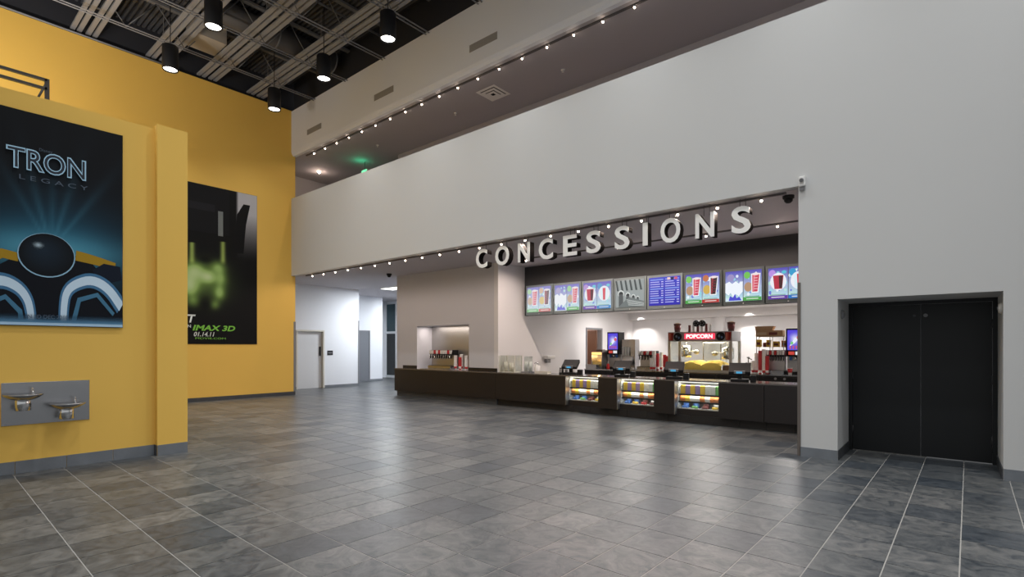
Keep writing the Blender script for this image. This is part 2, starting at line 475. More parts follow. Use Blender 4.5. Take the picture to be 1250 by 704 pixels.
# concession: wall with the drinks niche
NX0, NX1, NZ0, NZ1 = -13.28, -10.92, 0.905, 2.275
bm = B()
box(bm, -14.33, NX0, PY, 14.5, 0, ZO); box(bm, NX1, -9.92, PY, 14.5, 0, ZO)
box(bm, NX0, NX1, PY, 14.5, NZ1, ZO); box(bm, NX0, NX1, PY, 14.5, 0, NZ0 - .01); box(bm, NX0, NX1, PY + .64, 14.5, NZ0 - .01, NZ1)
struct('wall_niche', bm, pillar_paint)
bm = B(); box(bm, NX0 + .002, NX1 - .002, PY + .63, PY + .64, NZ0, NZ1 - .002); box(bm, NX1 - .012, NX1 - .002, PY + .05, PY + .63, NZ0, NZ1 - .002)
tag(obj('niche_lining', bm, stainless_dull), 'stainless steel lining at the back of the drinks niche', 'panel')
# kitchen side wall with its doorway, back wall, beam, pilaster, ceiling
KY0, KY1 = 15.6, 16.7
bm = B(); box(bm, -9.92, KX, PY, KY0, 0, ZO); box(bm, -9.92, KX, KY1, 19.3, 0, ZO); box(bm, -9.92, KX, KY0, KY1, 2.28, ZO)
struct('wall_kitchen_side', bm, kitchen_paint)
bm = B(); box(bm, KX, XO, 19.1, 19.3, 0, 3.1); box(bm, KX, XO, 18.7, 19.1, 2.66, 2.95); box(bm, -6.42, -6.15, 18.85, 19.1, 0, 2.66)
struct('wall_kitchen_back', bm, kitchen_paint)
bm = B(); box(bm, XO, XO + .15, YD + .15, 19.3, 0, ZO)
struct('wall_kitchen_end', bm, kitchen_paint)
bm = B(); box(bm, KX, XO, 12.32, 19.1, 2.93, 3.05)
ceiling_k = struct('ceiling_kitchen', bm, kitchen_paint)
bulk_dark = mat('bulkhead_charcoal', (0.030, 0.030, 0.033), 0.7)
bm = B(); box(bm, KX, XO, 12.20, 12.32, 2.53, ZO)
struct('wall_menu_bulkhead', bm, bulk_dark)
bm = B(); box(bm, -12.4, -12.3, 15.0, 17.6, 0, 2.6); box(bm, -12.4, -9.92, 17.5, 17.6, 0, 2.6); box(bm, -12.4, -9.92, 14.95, 15.05, 0, 2.6); box(bm, -12.4, -9.92, 14.95, 17.6, 2.6, 2.7)
store_paint = mat('store_paint', (0.62, 0.50, 0.46), 0.7)
struct('wall_storeroom', bm, store_paint)
lamp('storeroom_light', 'POINT', (-11.0, 16.2, 2.3), 28, color=(1, .88, .8), size=.1)
bm = B()
for (a, b, c, d) in ((KY0, KY0 + .06, 0, 2.28), (KY1 - .06, KY1, 0, 2.28), (KY0 + .06, KY1 - .06, 2.22, 2.28)):
    box(bm, -9.93, KX + .025, a, b, c, d)
dk = struct('door_3', bm, grey_trim, 'grey steel frame of the open kitchen doorway')
bm = B(); box(bm, -10.85, -9.95, KY1 - .11, KY1 - .065, .01, 2.2)
obj('door_leaf', bm, wood_trim, dk)

# corridor: white walls, doors, night storefront
CX1, CX2 = -18.88, -20.84
bm = B()
CD0, CD1 = 9.83, 10.99
box(bm, -21.2, CX1, 8.77, CD0, 0, ZO); box(bm, -21.2, CX1, CD1, 12.55, 0, ZO); box(bm, -21.2, CX1, CD0, CD1, 2.26, ZO); box(bm, -21.2, CX1 - .14, CD0, CD1, 0, 2.26)
struct('wall_corridor', bm, corridor_paint)
bm = B(); box(bm, -23, CX2, 12.55, 15.15, 0, ZO); box(bm, -23.2, -23, 12.55, 17.2, 0, ZO)
struct('wall_corridor_far', bm, corridor_paint)
bm = B(); box(bm, CX1 - .13, CX1 - .10, CD0 + .07, CD1 - .07, 0.005, 2.19)
d2 = struct('door_2', bm, door_white, 'off-white restroom corridor door')
bm = B(); box(bm, CX1 - .14, CX1 + .02, CD0, CD0 + .06, 0, 2.26); box(bm, CX1 - .14, CX1 + .02, CD1 - .06, CD1, 0, 2.26); box(bm, CX1 - .14, CX1 + .02, CD0 + .06, CD1 - .06, 2.20, 2.26)
obj('door_frame', bm, cream_plastic, d2)
bm = B(); box(bm, CX1 - .10, CX1 - .06, CD1 - .17, CD1 - .12, 1.25, 1.62)
obj('pull_plate', bm, plastic_black, d2)
bm = B(); box(bm, CX2 - .02, CX2 + .015, 13.72, 14.40, 0.005, 2.33)
d4 = struct('door_4', bm, door_grey, 'grey painted door at the far end of the corridor')
bm = B(); box(bm, CX2 + .0, CX2 + .03, 14.40, 14.44, 0, 2.37); box(bm, CX2, CX2 + .03, 13.72, 14.40, 2.33, 2.37)
obj('door_frame', bm, grey_trim, d4)
for nm, a, b in (('baseboard_corridor', 8.9, CD0), ('baseboard_corridor_mid', CD1, 12.55)):
    baseboard(nm, 'E', a, b, CX1, .10, 2, base_tile_m)
baseboard('baseboard_corridor_far', 'E', 14.44, 15.15, CX2, .10, 1, base_tile_m)
bm = B(); box(bm, CX1 - .02, CX1 + .012, 12.50, 12.56, .10, 2.70)
struct('trim_2', bm, grey_trim, 'grey corner guard on the white corridor wall')
bm = B(); box(bm, XY - .03, XY + .012, 8.71, 8.78, .115, 2.45)
struct('trim_3', bm, grey_trim, 'grey corner guard at the end of the tall yellow wall')
bm = B(); box(bm, XO - .012, XO + .03, YW - .012, YW + .15, 0, 2.55)
struct('trim_4', bm, mat('guard_steel', (0.20, 0.17, 0.15), 0.35, metal=0.6), 'steel corner guard beside the concession counter')
GY = 17.0
bm = B()
for x in (-24.0, -22.15, -21.3, -19.9): box(bm, x - .05, x + .05, GY - .06, GY + .06, 0, ZO)
box(bm, -24, -19.9, GY - .055, GY + .055, 0, .12); box(bm, -24, -19.9, GY - .055, GY + .055, 2.30, 2.42); box(bm, -24, -19.9, GY - .055, GY + .055, 3.85, ZO)
win = struct('window_1', bm, mat('storefront_white', (0.70, 0.72, 0.74), .4), 'white framed night storefront glazing past the corridor')
for k, (a, b) in enumerate(((-23.95, -22.2), (-22.10, -21.35), (-21.25, -19.95))):
    bm = B(); box(bm, a, b, GY - .01, GY + .01, .12, 2.30); obj('pane', bm, night_glass, win)
    bm = B(); box(bm, a, b, GY - .01, GY + .01, 2.42, 3.85); obj('pane', bm, teal_glass, win)
bm = B(); box(bm, -19.85, -14.3, GY - .05, GY + .1, 0, ZO)
struct('wall_corridor_end', bm, corridor_paint)

# black double doors in the recess
fd = B()
box(fd, DX0, DX0 + .05, YD - .05, YD + .1, 0, ZD); box(fd, DX1 - .05, DX1, YD - .05, YD + .1, 0, ZD); box(fd, DX0 + .05, DX1 - .05, YD - .05, YD + .1, ZD - .05, ZD)
d1 = struct('door_1', fd, door_black, 'black steel double doors set in the white wall')
MX = onY(1124, 450, YD)[0]
for k, (a, b) in enumerate(((DX0 + .053, MX - .004), (MX + .004, DX1 - .053))):
    bm = B(); box(bm, a, b, YD - .02, YD + .03, .012, ZD - .053)
    lf = obj('door_leaf', bm, door_black, d1)
    for z in (.32, 1.15, 1.92):
        hx = DX0 + .052 if k == 0 else DX1 - .052
        bm = B(); tube(bm, (hx, YD - .028, z - .06), (hx, YD - .028, z + .06), .010, seg=8); obj('hinge', bm, dark_steel, lf)
    bm = B(); tube(bm, (MX + (.055 if k else -.075), YD - .020, 2.06), (MX + (.055 if k else -.075), YD - .034, 2.06), .026 if k else .018, seg=14)
    obj('door_viewer', bm, plastic_grey if k else dark_steel, lf)
bm = B(); box(bm, MX - .0035, MX + .0035, YD - .005, YD + .02, .012, ZD - .053)
obj('astragal', bm, grey_trim, d1)

# ================================================================== CEILING THINGS
ORD = ['first', 'second', 'third', 'fourth', 'fifth', 'sixth', 'seventh', 'eighth', 'ninth']
# open-web roof joists
def joist(x, k):
    t = thing('roof_joist', ORD[k] + ' open-web steel roof joist counted from the tall yellow wall', 'joist', (x, 0, 9.40), 'open-web joists under the roof deck')
    for s in (-1, 1):
        bm = B(); tube(bm, (s * .055, -.9, 0), (s * .055, 8.62, 0), .016, seg=6); obj('bottom_chord', bm, steel_grey, t)
    bm = B(); box(bm, -.06, .06, -.9, 8.70, .86, .92); obj('top_chord', bm, joist_grey, t)
    n = 7; L0, L1 = -.8, 8.2; st_ = (L1 - L0) / n
    for q in range(n):
        a = L0 + q * st_
        bm = B(); tube(bm, (0, a, .87), (0, a + st_ / 2, .0), .013, seg=5); obj('web_bar', bm, joist_grey, t)
        bm = B(); tube(bm, (0, a + st_ / 2, 0), (0, a + st_, .87), .013, seg=5); obj('web_bar', bm, joist_grey, t)
for k in range(9): joist(-15.4 + 1.8 * k, k)
# bundles of long grey struts running along the white wall
for yc, off in ((3.20, 0), (4.82, 1), (6.10, 2), (7.52, 3)):
    t = thing('strut_bundle', ORD[3 - off] + ' bundle of parallel grey struts counted from the upper white bulkhead', 'strut', (-17.05, yc, 9.62), 'strut bundles under the roof deck')
    for q in range(4):
        dy = (-.235, -.10, .08, .215)[q]
        bm = B(); box(bm, 0, 19.5, dy - .046, dy + .046, 0, .05); obj('strut', bm, steel_grey, t)
    for q in range(6):
        bm = B(); box(bm, 1.4 + q * 3, 1.45 + q * 3, -.28, .28, .05, .08); tube(bm, (1.42 + q * 3, -.26, .08), (1.42 + q * 3, -.26, .80), .008, seg=5); tube(bm, (1.42 + q * 3, .26, .08), (1.42 + q * 3, .26, .80), .008, seg=5)
        obj('trapeze_hanger', bm, joist_grey, t)
# beige plenum box and dark round duct
pts = [gnd(a, b, 9.72) for a, b in ((232.8, 38.8), (278.6, 57.2), (268, 70.5), (223, 50))]
xs = [p[0] for p in pts]; ys = [p[1] for p in pts]
bm = B(); box(bm, sum(xs) / 4 - .42, sum(xs) / 4 + .42, 5.13, 5.83, 9.72, 10.2)
tag(obj('air_plenum', bm, mat('plenum_beige', (0.42, 0.38, 0.33), .7)), 'beige sheet metal air box hung between the strut bundles', 'duct')
p = gnd(345, 60, 9.75)
bm = B(); lathe(bm, [(.30, -1.7), (.30, 1.7)], seg=20)
bmesh.ops.rotate(bm, verts=bm.verts, cent=(0, 0, 0), matrix=Matrix.Rotation(math.pi / 2, 3, 'X'))
dct = tag(obj('round_duct', bm, mat('duct_grey', (0.075, 0.07, 0.07), .6), None, (p[0], p[1] - .2, 10.0)), 'dark grey round air duct tucked under the roof deck', 'duct')
for q in (-1.68, 0, 1.68):
    bm = B(); lathe(bm, [(.312, -.02), (.312, .02)], seg=20); bmesh.ops.rotate(bm, verts=bm.verts, cent=(0, 0, 0), matrix=Matrix.Rotation(math.pi / 2, 3, 'X'))
    bmesh.ops.translate(bm, verts=bm.verts, vec=(0, q, 0)); obj('duct_band', bm, joist_grey, dct)
# conduits across, dark
for k, (x, z) in enumerate(((-14.75, 10.1), (-11.9, 10.05), (-10.9, 10.1))):
    bm = B(); tube(bm, (x, -.9, z), (x, 8.6, z), .03, seg=8)
    tag(obj('conduit', bm, joist_grey), ORD[k] + ' dark conduit pipe across the roof counted from the tall yellow wall', 'pipe', 'conduits under the roof deck')

# pendant can downlights
def can():
    t = thing('pendant_downlight', 'black cylinder pendant downlight hanging under the dark open roof', 'light', (0, 0, 0), 'black cylinder pendant downlights')
    bm = B(); lathe(bm, [(0, .60), (.155, .60), (.178, .575), (.178, .02), (.170, 0), (.160, 0), (.155, .03), (0, .05)], seg=28); obj('housing', bm, can_black, t)
    bm = B(); lathe(bm, [(0, .012), (.150, .030)], seg=28); obj('lens', bm, lens_white, t)
    bm = B(); tube(bm, (0, 0, .60), (0, 0, 1.86), .012, seg=6); obj('stem', bm, can_black, t)
    bm = B(); lathe(bm, [(0, 1.90), (.06, 1.90), (.06, 1.84), (0, 1.84)], seg=12); obj('canopy', bm, can_black, t)
    return t
c0 = can(); first = True
for yy in (7.2, 4.5, 1.8):
    for k in range(7):
        if yy < 2 and k == 0: continue
        t = c0 if first else copy_tree(c0); first = False
        t.location = (-15.1 + 2.7 * k + (.18 if yy < 7 else 0), yy, 8.5)
        t['label'] = f"{ORD[k]} black pendant downlight from the yellow wall in the {'row beside' if yy > 7 else 'second row from' if yy > 4 else 'third row from'} the white bulkhead"
        lamp('downlight_beam', 'SPOT', (0, 0, -.02), CAN_W, t, (.95, .98, 1.0), .15, (0, 0, 0), spot=CAN_SIZE, blend=1.0)

# track lights
def track(name, label, x0, x1, y, z, heads, power, spot_dir=None):
    t = thing(name, label, 'track light', (0, y, z))
    bm = B(); box(bm, x0, x1, -.022, .022, -.03, 0); obj('rail', bm, track_dark, t)
    for x in heads:
        bm = B(); lathe(bm, [(.014, -.030), (.022, -.018), (.024, -.0)], (x, 0, -.03), seg=10)
        h = obj('lamp_head', bm, track_dark, t)
        bm = B(); bmesh.ops.create_icosphere(bm, subdivisions=2, radius=.020); bmesh.ops.translate(bm, verts=bm.verts, vec=(x, -.004, -.068)); b_ = obj('bulb', bm, bulb_warm, h)
        lamp('bulb_light', 'SPOT', (x, -.004, -.092), power * 1.7, t, (1.0, .82, .71), .03, spot=math.radians(174), blend=.35)
track('upper_track_light', 'track of small warm bulbs along the gallery ceiling edge', -16.45, 2.2, 8.92, ZS, [-15.95 + .672 * k for k in range(27)], TRACK_UP_W)
track('front_track_light', 'track of small warm bulbs above the raised sign letters', -16.35, -1.95, 8.86, ZO, [-15.95 + .682 * k for k in range(21)], TRACK_FRONT_W)
track('inner_track_light', 'track of small warm bulbs over the concession counter', -9.0, -2.0, 10.95, ZO, [-8.72 + .684 * k for k in range(10)], TRACK_BACK_W)

# linear vents on the bulkhead, square diffuser under the gallery
for k, xa in enumerate((-15.87, -12.25, -8.55, -4.9)):
    t = thing('wall_vent', ORD[k] + ' narrow slatted air vent on the upper bulkhead from the yellow wall', 'vent', (xa, YW, 8.40), 'narrow vents along the upper bulkhead')
    bm = B(); box(bm, 0, .86, -.006, 0, 0, .17); obj('backing', bm, vent_grey, t)
    for q in range(4):
        bm = B(); box(bm, .015, .845, -.014, -.006, .018 + q * .038, .038 + q * .038); obj('slat', bm, vent_grey, t)
p = gnd(602, 113, ZS)
t = thing('ceiling_diffuser', 'square white ceiling air diffuser under the gallery ceiling', 'vent', (p[0], p[1], ZS))
for k, (r, z) in enumerate(((.31, -.012), (.22, -.03), (.13, -.045))):
    bm = B(); a = r; b = r - .075
    for (x0, x1, y0, y1) in ((-a, a, -a, -b), (-a, a, b, a), (-a, -b, -b, b), (b, a, -b, b)): box(bm, x0, x1, y0, y1, z - .006, z)
    obj('louvre_ring', bm, letter_white, t)
bm = B(); box(bm, -.28, .28, -.28, .28, -.005, 0); obj('backing', bm, black_gap, t)
# gallery downlight, sprinkler heads, exit sign
p = gnd(389.5, 209, ZS)
t = thing('gallery_downlight', 'small recessed warm downlight in the gallery ceiling', 'light', p)
bm = B(); lathe(bm, [(.06, -.004), (.10, -.008), (.10, 0)], seg=18); obj('trim_ring', bm, letter_white, t)
bm = B(); bmesh.ops.create_icosphere(bm, subdivisions=2, radius=.05); bmesh.ops.translate(bm, verts=bm.verts, vec=(0, 0, -.03)); obj('bulb', bm, bulb_warm, t)
lamp('gallery_light', 'POINT', (0, 0, -.25), 6, t, (1, .75, .6), .05)
for (a, b) in ((461, 177), (556, 138), (687, 85)):
    q = gnd(a, b, ZS); t = thing('sprinkler_head', 'tiny pale sprinkler head in the gallery ceiling', 'sprinkler', q, 'sprinkler heads in the gallery ceiling')
    bm = B(); lathe(bm, [(.045, 0), (.045, -.012), (.02, -.02)], seg=12); obj('escutcheon', bm, letter_white, t)
    bm = B(); lathe(bm, [(.012, -.02), (.012, -.05), (.028, -.055), (0, -.06)], seg=10); obj('deflector', bm, letter_white, t)
t = thing('exit_sign', 'green lit exit sign hanging behind the white parapet', 'exit sign', (onY(444.5, 209, 10.5)[0], 10.5, 7.45))
bm = B(); box(bm, -.17, .17, 0, .05, 0, .24); obj('housing', bm, letter_white, t)
obj('lettering', text_mesh('EXIT', -.13, .13, .05, .19, 'N', .004), exit_green, t)
bm = B(); tube(bm, (0, .025, .24), (0, .025, .52), .01, seg=6); obj('stem', bm, dark_steel, t)
lamp('exit_glow', 'POINT', (0, -.12, .30), 2.2, t, (.05, 1.0, .45), .06)

# dome cameras, wall camera, jamb devices
for (q, lab) in ((gnd(962.5, 239, ZO), 'black dome security camera over the sign end of the concession ceiling'), (gnd(475, 334, ZO), 'black dome security camera over the corridor entrance')):
    t = thing('dome_camera', lab, 'camera', q)
    bm = B(); lathe(bm, [(.085, 0), (.085, -.04), (.07, -.05)], seg=18); obj('base', bm, plastic_black, t)
    bm = B(); lathe(bm, [(.065, -.05), (.06, -.085), (.035, -.112), (0, -.12)], seg=18); obj('dome', bm, plastic_black, t)
q = onY(979.5, 222, YW)
t = thing('wall_camera', 'small white camera mounted high on the white wall beside the opening', 'camera', q)
bm = B(); bev(box(bm, -.045, .045, -.05, 0, -.075, .075), .012); obj('housing', bm, plastic_white, t)
bm = B(); tube(bm, (0, -.045, .02), (0, -.085, .005), .028, seg=14); obj('lens_barrel', bm, plastic_grey, t)
bm = B(); box(bm, -.03, .03, -.03, -.002, -.13, -.078); obj('bracket', bm, plastic_grey, t)
for (x, s, lab) in ((DX0, 1, 'pale oval sensor on the door recess jamb beside the concession counter'), (DX1, -1, 'pale oval sensor on the door recess jamb away from the counter')):
    y_ = YW + (.34 if s > 0 else .22)
    t = thing('jamb_sensor', lab, 'sensor', (x, y_, 2.08))
    bm = B(); lathe(bm, [(.0, .035), (.05, .035), (.068, .012), (.068, 0)], seg=18); bmesh.ops.rotate(bm, verts=bm.verts, cent=(0, 0, 0), matrix=Matrix.Rotation(s * math.pi / 2, 3, 'Y')); obj('cover', bm, plastic_white if s < 0 else plastic_grey, t)
    bm = B(); tube(bm, (s * .033, 0, 0), (s * .045, 0, 0), .022, seg=12); obj('eye', bm, plastic_grey, t)
# corridor fluorescent panel and sign plate
q = gnd(474, 351.5, ZO)
t = thing('corridor_light', 'flush fluorescent panel in the corridor ceiling', 'light', (q[0] + .35, q[1] + .1, ZO))
bm = B(); box(bm, -.62, .62, -.32, .32, -.03, 0); obj('frame', bm, plastic_white, t)
bm = B(); box(bm, -.58, .58, -.28, .28, -.036, -.03); obj('diffuser', bm, fluoro, t)
lamp('corridor_lamp', 'AREA', (0, 0, -.06), CORRIDOR_W, t, (.90, .95, 1.0), sx=1.1, sy=.55)
t2 = thing('corridor_light', 'flush fluorescent panel past the grey corridor door', 'light', (-19.4, 15.9, ZO))
bm = B(); box(bm, -.62, .62, -.32, .32, -.03, 0); obj('frame', bm, plastic_white, t2)
bm = B(); box(bm, -.58, .58, -.28, .28, -.036, -.03); obj('diffuser', bm, fluoro, t2)
lamp('corridor_lamp', 'AREA', (0, 0, -.06), CORRIDOR_W * .55, t2, (.90, .95, 1.0), sx=1.1, sy=.55)
t = thing('door_sign', 'black restroom sign plate on the white corridor wall', 'sign', (CX1, 11.23, 1.37))
bm = B(); box(bm, 0, .012, -.12, .12, -.09, .09); obj('plate', bm, plate_black, t)
bm = B(); box(bm, .012, .0135, -.09, .09, -.018, .018); obj('raised_line', bm, plastic_grey, t)

# ================================================================== YELLOW WALL THINGS
# guard rail on the yellow block
t = thing('guard_rail', 'short grey steel guard rail on top of the yellow block', 'railing', (-9.6, 1.40, ZL))
for z in (.45, .33):
    bm = B(); box(bm, -.02, .02, -3.5, 0, z - .018, z + .018); obj('rail', bm, dark_steel, t)
bm = B(); box(bm, -.02, .02, -.025, .025, 0, .468); obj('post', bm, dark_steel, t)
bm = B(); tube(bm, (0, -.16, 0), (0, -.01, .40), .014, seg=6); obj('brace', bm, dark_steel, t)
bm = B(); box(bm, -.02, .02, -2.0, -1.95, 0, .468); obj('post', bm, dark_steel, t)

# landing uplights on top of the yellow block
for k, yy in enumerate((-1.2, .6)):
    t = thing('landing_uplight', ORD[k] + ' small steel uplight on top of the yellow block behind the rail', 'light', (-12.6, yy, ZL))
    bm = B(); lathe(bm, [(0, 0), (.10, 0), (.10, .03), (.03, .04), (.03, .12), (.09, .16), (.11, .26), (.10, .26), (.07, .17), (0, .16)], seg=18); obj('housing', bm, dark_steel, t)
    bm = B(); lathe(bm, [(0, .20), (.085, .20)], seg=18); obj('lens', bm, lens_white, t)
    lamp('uplight_beam', 'SPOT', (0, 0, .3), 560, t, (1, .95, .90), .08, (math.radians(180), math.radians(-35), 0), spot=math.radians(150), blend=1.0)

# banner 1: dark blue film banner over the drinking fountain
Y0, Y1, Z0, Z1 = .40, onX(149.5, 200, XN)[1], onX(100, 399, XN)[2], onX(100, 153.4, XN)[2]
W1, H1 = Y1 - Y0, Z1 - Z0
t = thing('film_banner', 'dark blue film banner with glowing light trails on the yellow block', 'poster', (XN + .004, 0, 0))
bm = B(); n = 14
vs = [[bm.verts.new((.010 + .004 * math.sin(k * 1.9 + r * .9), Y0 + W1 * k / n, Z0 + H1 * r / n)) for k in range(n + 1)] for r in range(n + 1)]
for r in range(n):
    for k in range(n):
        f = bm.faces.new((vs[r][k], vs[r][k + 1], vs[r + 1][k + 1], vs[r + 1][k])); f.smooth = True
bmesh.ops.solidify(bm, geom=bm.faces[:], thickness=.003)
obj('sheet', bm, mat('banner_black', (0.004, 0.0045, 0.007), .45, spec=.25, bump=.35, scale=1.6), t)
K = rgba
def u1(px): return (onX(px, 300, XN)[1] - Y0) / W1
def v1(px, py): return (onX(px, py, XN)[2] - Z0) / H1
def P1(*q): return [(u1(a), v1(a, b)) for a, b in q]
def ribbon(pts, w0, w1):
    """a band of changing width along a line of points"""
    L_, R_ = [], []
    n_ = len(pts)
    for i, p_ in enumerate(pts):
        q0, q1 = pts[max(0, i - 1)], pts[min(n_ - 1, i + 1)]
        dx, dy = q1[0] - q0[0], q1[1] - q0[1]; l_ = math.hypot(dx, dy) or 1
        w_ = (w0 + (w1 - w0) * i / (n_ - 1)) / 2
        L_.append((p_[0] - dy / l_ * w_, p_[1] + dx / l_ * w_)); R_.append((p_[0] + dy / l_ * w_, p_[1] - dx / l_ * w_))
    return L_ + R_[::-1]
def smooth(p_):
    for _ in range(2):
        o_ = [p_[0]]
        for a_, b_ in zip(p_, p_[1:]): o_ += [(a_[0] * .75 + b_[0] * .25, a_[1] * .75 + b_[1] * .25), (a_[0] * .25 + b_[0] * .75, a_[1] * .25 + b_[1] * .75)]
        p_ = o_ + [p_[-1]]
    return p_
c0_ = (u1(62), v1(62, 305))
def sky1(u, v):
    dx, dy = u - c0_[0], v - c0_[1]
    g1 = gauss(dx, .55) * gauss(dy, .24); g2 = gauss(dx, .48) * gauss(dy - .0, .085)
    ry = 0.0
    if dy > .02:
        an = math.atan2(dx * .6, dy)
        ry = sum(w_ * gauss(an - q, .055) for q, w_ in ((-.42, .7), (-.2, 1), (.02, .8), (.22, 1), (.5, .9))) * gauss(dy, .36) * min(1, dy / .08)
    return blend((7, 9, 14), (((34, 92, 118), g1 * .95), ((96, 172, 194), g2 * .8), ((90, 160, 182), ry * .32)))
gradient_print('print_sky', sky1, 'E', Y0 + .005, Z0 + .005, W1 - .01, H1 - .01, .020, print_paper, t)
sh = []
dk, pale, mid_ = K(7, 12, 22), K(206, 228, 244), K(60, 110, 146)
sh.append((P1((-40, 399), (150, 399), (150, 372), (132, 345), (112, 322), (90, 312), (20, 312), (0, 322), (-18, 340), (-40, 372)), dk))
for q in (P1((-34, 345), (-20, 318), (2, 309), (22, 314)), P1((92, 312), (108, 316), (122, 320), (140, 326))):
    sh.append((ribbon(q, .05, .04), K(170, 134, 34)))
sh.append((P1((112, 330), (126, 322), (146, 326), (148, 342), (132, 346), (118, 340)), K(14, 24, 40)))
for q in (P1((-40, 362), (-24, 345), (2, 341), (22, 350), (33, 364), (37, 380), (38, 398)), P1((148, 376), (132, 352), (112, 341), (92, 346), (80, 356), (77, 378), (77, 398))):
    q = smooth(q)
    sh.append((ribbon(q, .085, .055), K(70, 118, 156)))
    sh.append((ribbon(q, .050, .034), pale))
for q in (P1((-20, 372), (6, 362), (24, 380), (26, 398)), P1((138, 384), (118, 360), (96, 366), (88, 398))):
    sh.append((ribbon(q, .02, .03), K(70, 120, 150)))
oc = (u1(57), v1(57, 312))
sh.append((disc(oc[0], oc[1], .165, .105, 32), K(150, 190, 214)))
sh.append((disc(oc[0], oc[1] + .002, .158, .101, 32), K(5, 9, 15), K(26, 42, 56), (oc[0] - .03, oc[1] + .03)))
sh.append((disc(oc[0] - .05, oc[1] + .045, .045, .022, 16), K(30, 44, 56, 0), K(190, 212, 224, .9), (oc[0] - .05, oc[1] + .045)))
sh.append((rect(0, 1, 0, .016), K(176, 208, 232)))
sh.append((rect(0, 1, .016, .06), [K(96, 146, 182, .95), K(96, 146, 182, .95), K(10, 20, 36, 0), K(10, 20, 36, 0)]))
picture('print', sh, 'E', Y0, Z0, W1, H1, .022, print_paper, t)
ink_blue = mat('ink_pale_blue', lin((176, 216, 240)), .4); ink_dark = mat('ink_navy', (0.010, 0.016, 0.030), .4); ink_dim = mat('ink_dim_blue', lin((74, 88, 104)), .5); ink_grey = mat('ink_grey', lin((120, 130, 140)), .5)
ya, yb = onX(20, 200, XN)[1], onX(104, 200, XN)[1]
za, zb = onX(60, 214, XN)[2], onX(60, 188, XN)[2]
obj('title', text_mesh('TRON', ya - .10, yb, za, zb, 'E', .048, fat=.035), ink_blue, t)
obj('title_fill', text_mesh('TRON', ya - .085, yb - .015, za + .016, zb - .016, 'E', .0495, fat=-.002), ink_dark, t)
obj('lettering', text_mesh('L E G A C Y', ya + .02, yb + .02, onX(60, 225.5, XN)[2], onX(60, 220, XN)[2], 'E', .048), ink_dim, t)
obj('lettering', text_mesh('Disney', onX(47, 200, XN)[1], onX(63, 200, XN)[1], onX(55, 188, XN)[2], onX(55, 183.5, XN)[2], 'E', .048), ink_dim, t)
obj('lettering', text_mesh('IN 3D DEC 2010', onX(31, 200, XN)[1], onX(82, 200, XN)[1], onX(55, 389, XN)[2], onX(55, 384.5, XN)[2], 'E', .048), ink_dim, t)

# banner 2: black film banner with green flare
R1 = onX(313.5, 300, XY)[1]; R0 = R1 - 3.15
S0, S1 = onX(300, 420, XY)[2], onX(300, 236.5, XY)[2]
W2, H2 = R1 - R0, S1 - S0
t = thing('film_banner', 'black film banner with a green flare on the tall yellow wall', 'poster', (XY + .004, 0, 0))
bm = B(); box(bm, .002, .010, R0, R1, S0, S1); obj('sheet', bm, mat('banner_black_gloss', (0.005, 0.005, 0.006), .5, spec=.25), t)
def u2(px): return (onX(px, 300, XY)[1] - R0) / W2
def v2(px, py): return (onX(px, py, XY)[2] - S0) / H2
blobs = [(u2(x_), v2(x_, y_), sx_, sy_, w_) for x_, y_, sx_, sy_, w_ in ((238, 330, .085, .055, .95), (232, 350, .07, .06, .8), (266, 326, .07, .04, .75), (270, 340, .05, .05, .6), (254, 338, .06, .035, .95), (268, 358, .05, .045, .75), (262, 372, .045, .03, .6), (236, 368, .06, .035, .55), (252, 345, .22, .12, .55), (222, 340, .10, .08, .6))]
holes = [(u2(x_), v2(x_, y_), sx_, sy_) for x_, y_, sx_, sy_ in ((250, 372, .05, .05), (250, 316, .05, .02), (280, 300, .03, .05))]
def flare(u, v):
    gsum = sum(w_ * gauss(u - a_, p_) * gauss(v - b_, q_) for a_, b_, p_, q_, w_ in blobs)
    hs = sum(gauss(u - a_, p_) * gauss(v - b_, q_) for a_, b_, p_, q_ in holes)
    pale_ = 0.0
    if u > u2(288): pale_ = min(1, (u - u2(288)) / .02) * min(1, max(0, (v - v2(300, 318)) / (v2(300, 262) - v2(300, 318))))
    jets = sum(gauss(u - u2(x_), .022) * min(1, max(0, (v - v2(x_, 324)) / .03)) * (1 if v < v2(x_, 296) else 0) for x_ in (234, 272))
    return blend((10, 10, 11), (((150, 190, 92), min(1, gsum) * .95), ((232, 240, 200), max(0, gsum - .75) * .8), ((190, 216, 110), jets * .8), ((9, 11, 7), hs * .9), ((200, 198, 202), pale_ * .95)))
gradient_print('print_flare', flare, 'E', R0 + .005, S0 + .005, W2 - .01, H2 - .01, .0115, print_paper, t, 90, 130)
sh = []
sh += [([(u2(285), v2(290, 310)), (u2(289), v2(290, 262)), (u2(297), v2(290, 248)), (u2(305), v2(300, 250)), (u2(300), v2(300, 275)), (u2(297), v2(300, 310))], K(10, 10, 12))]
sh += [(rect(0.05, u2(280), v2(260, 285), v2(260, 225)), K(18, 18, 21)), (rect(u2(266), u2(272), v2(268, 288), v2(268, 258)), K(120, 124, 122)), (rect(u2(228), u2(262), v2(245, 256), v2(245, 247)), K(30, 30, 34))]
picture('print', sh, 'E', R0, S0, W2, H2, .0135, print_paper, t)
ink_green = mat('ink_green', lin((126, 196, 66)), .5); ink_white = mat('ink_white', lin((215, 218, 214)), .5)
def ptext(s, a, b, yt, yb_, m, d=.028, fat=.02, skew=.0):
    c_ = (a + b) / 2
    obj('lettering', text_mesh(s, onX(a, 300, XY)[1], onX(b, 300, XY)[1], onX(c_, yb_, XY)[2], onX(c_, yt, XY)[2], 'E', d, fat=fat, skew=skew), m, t)
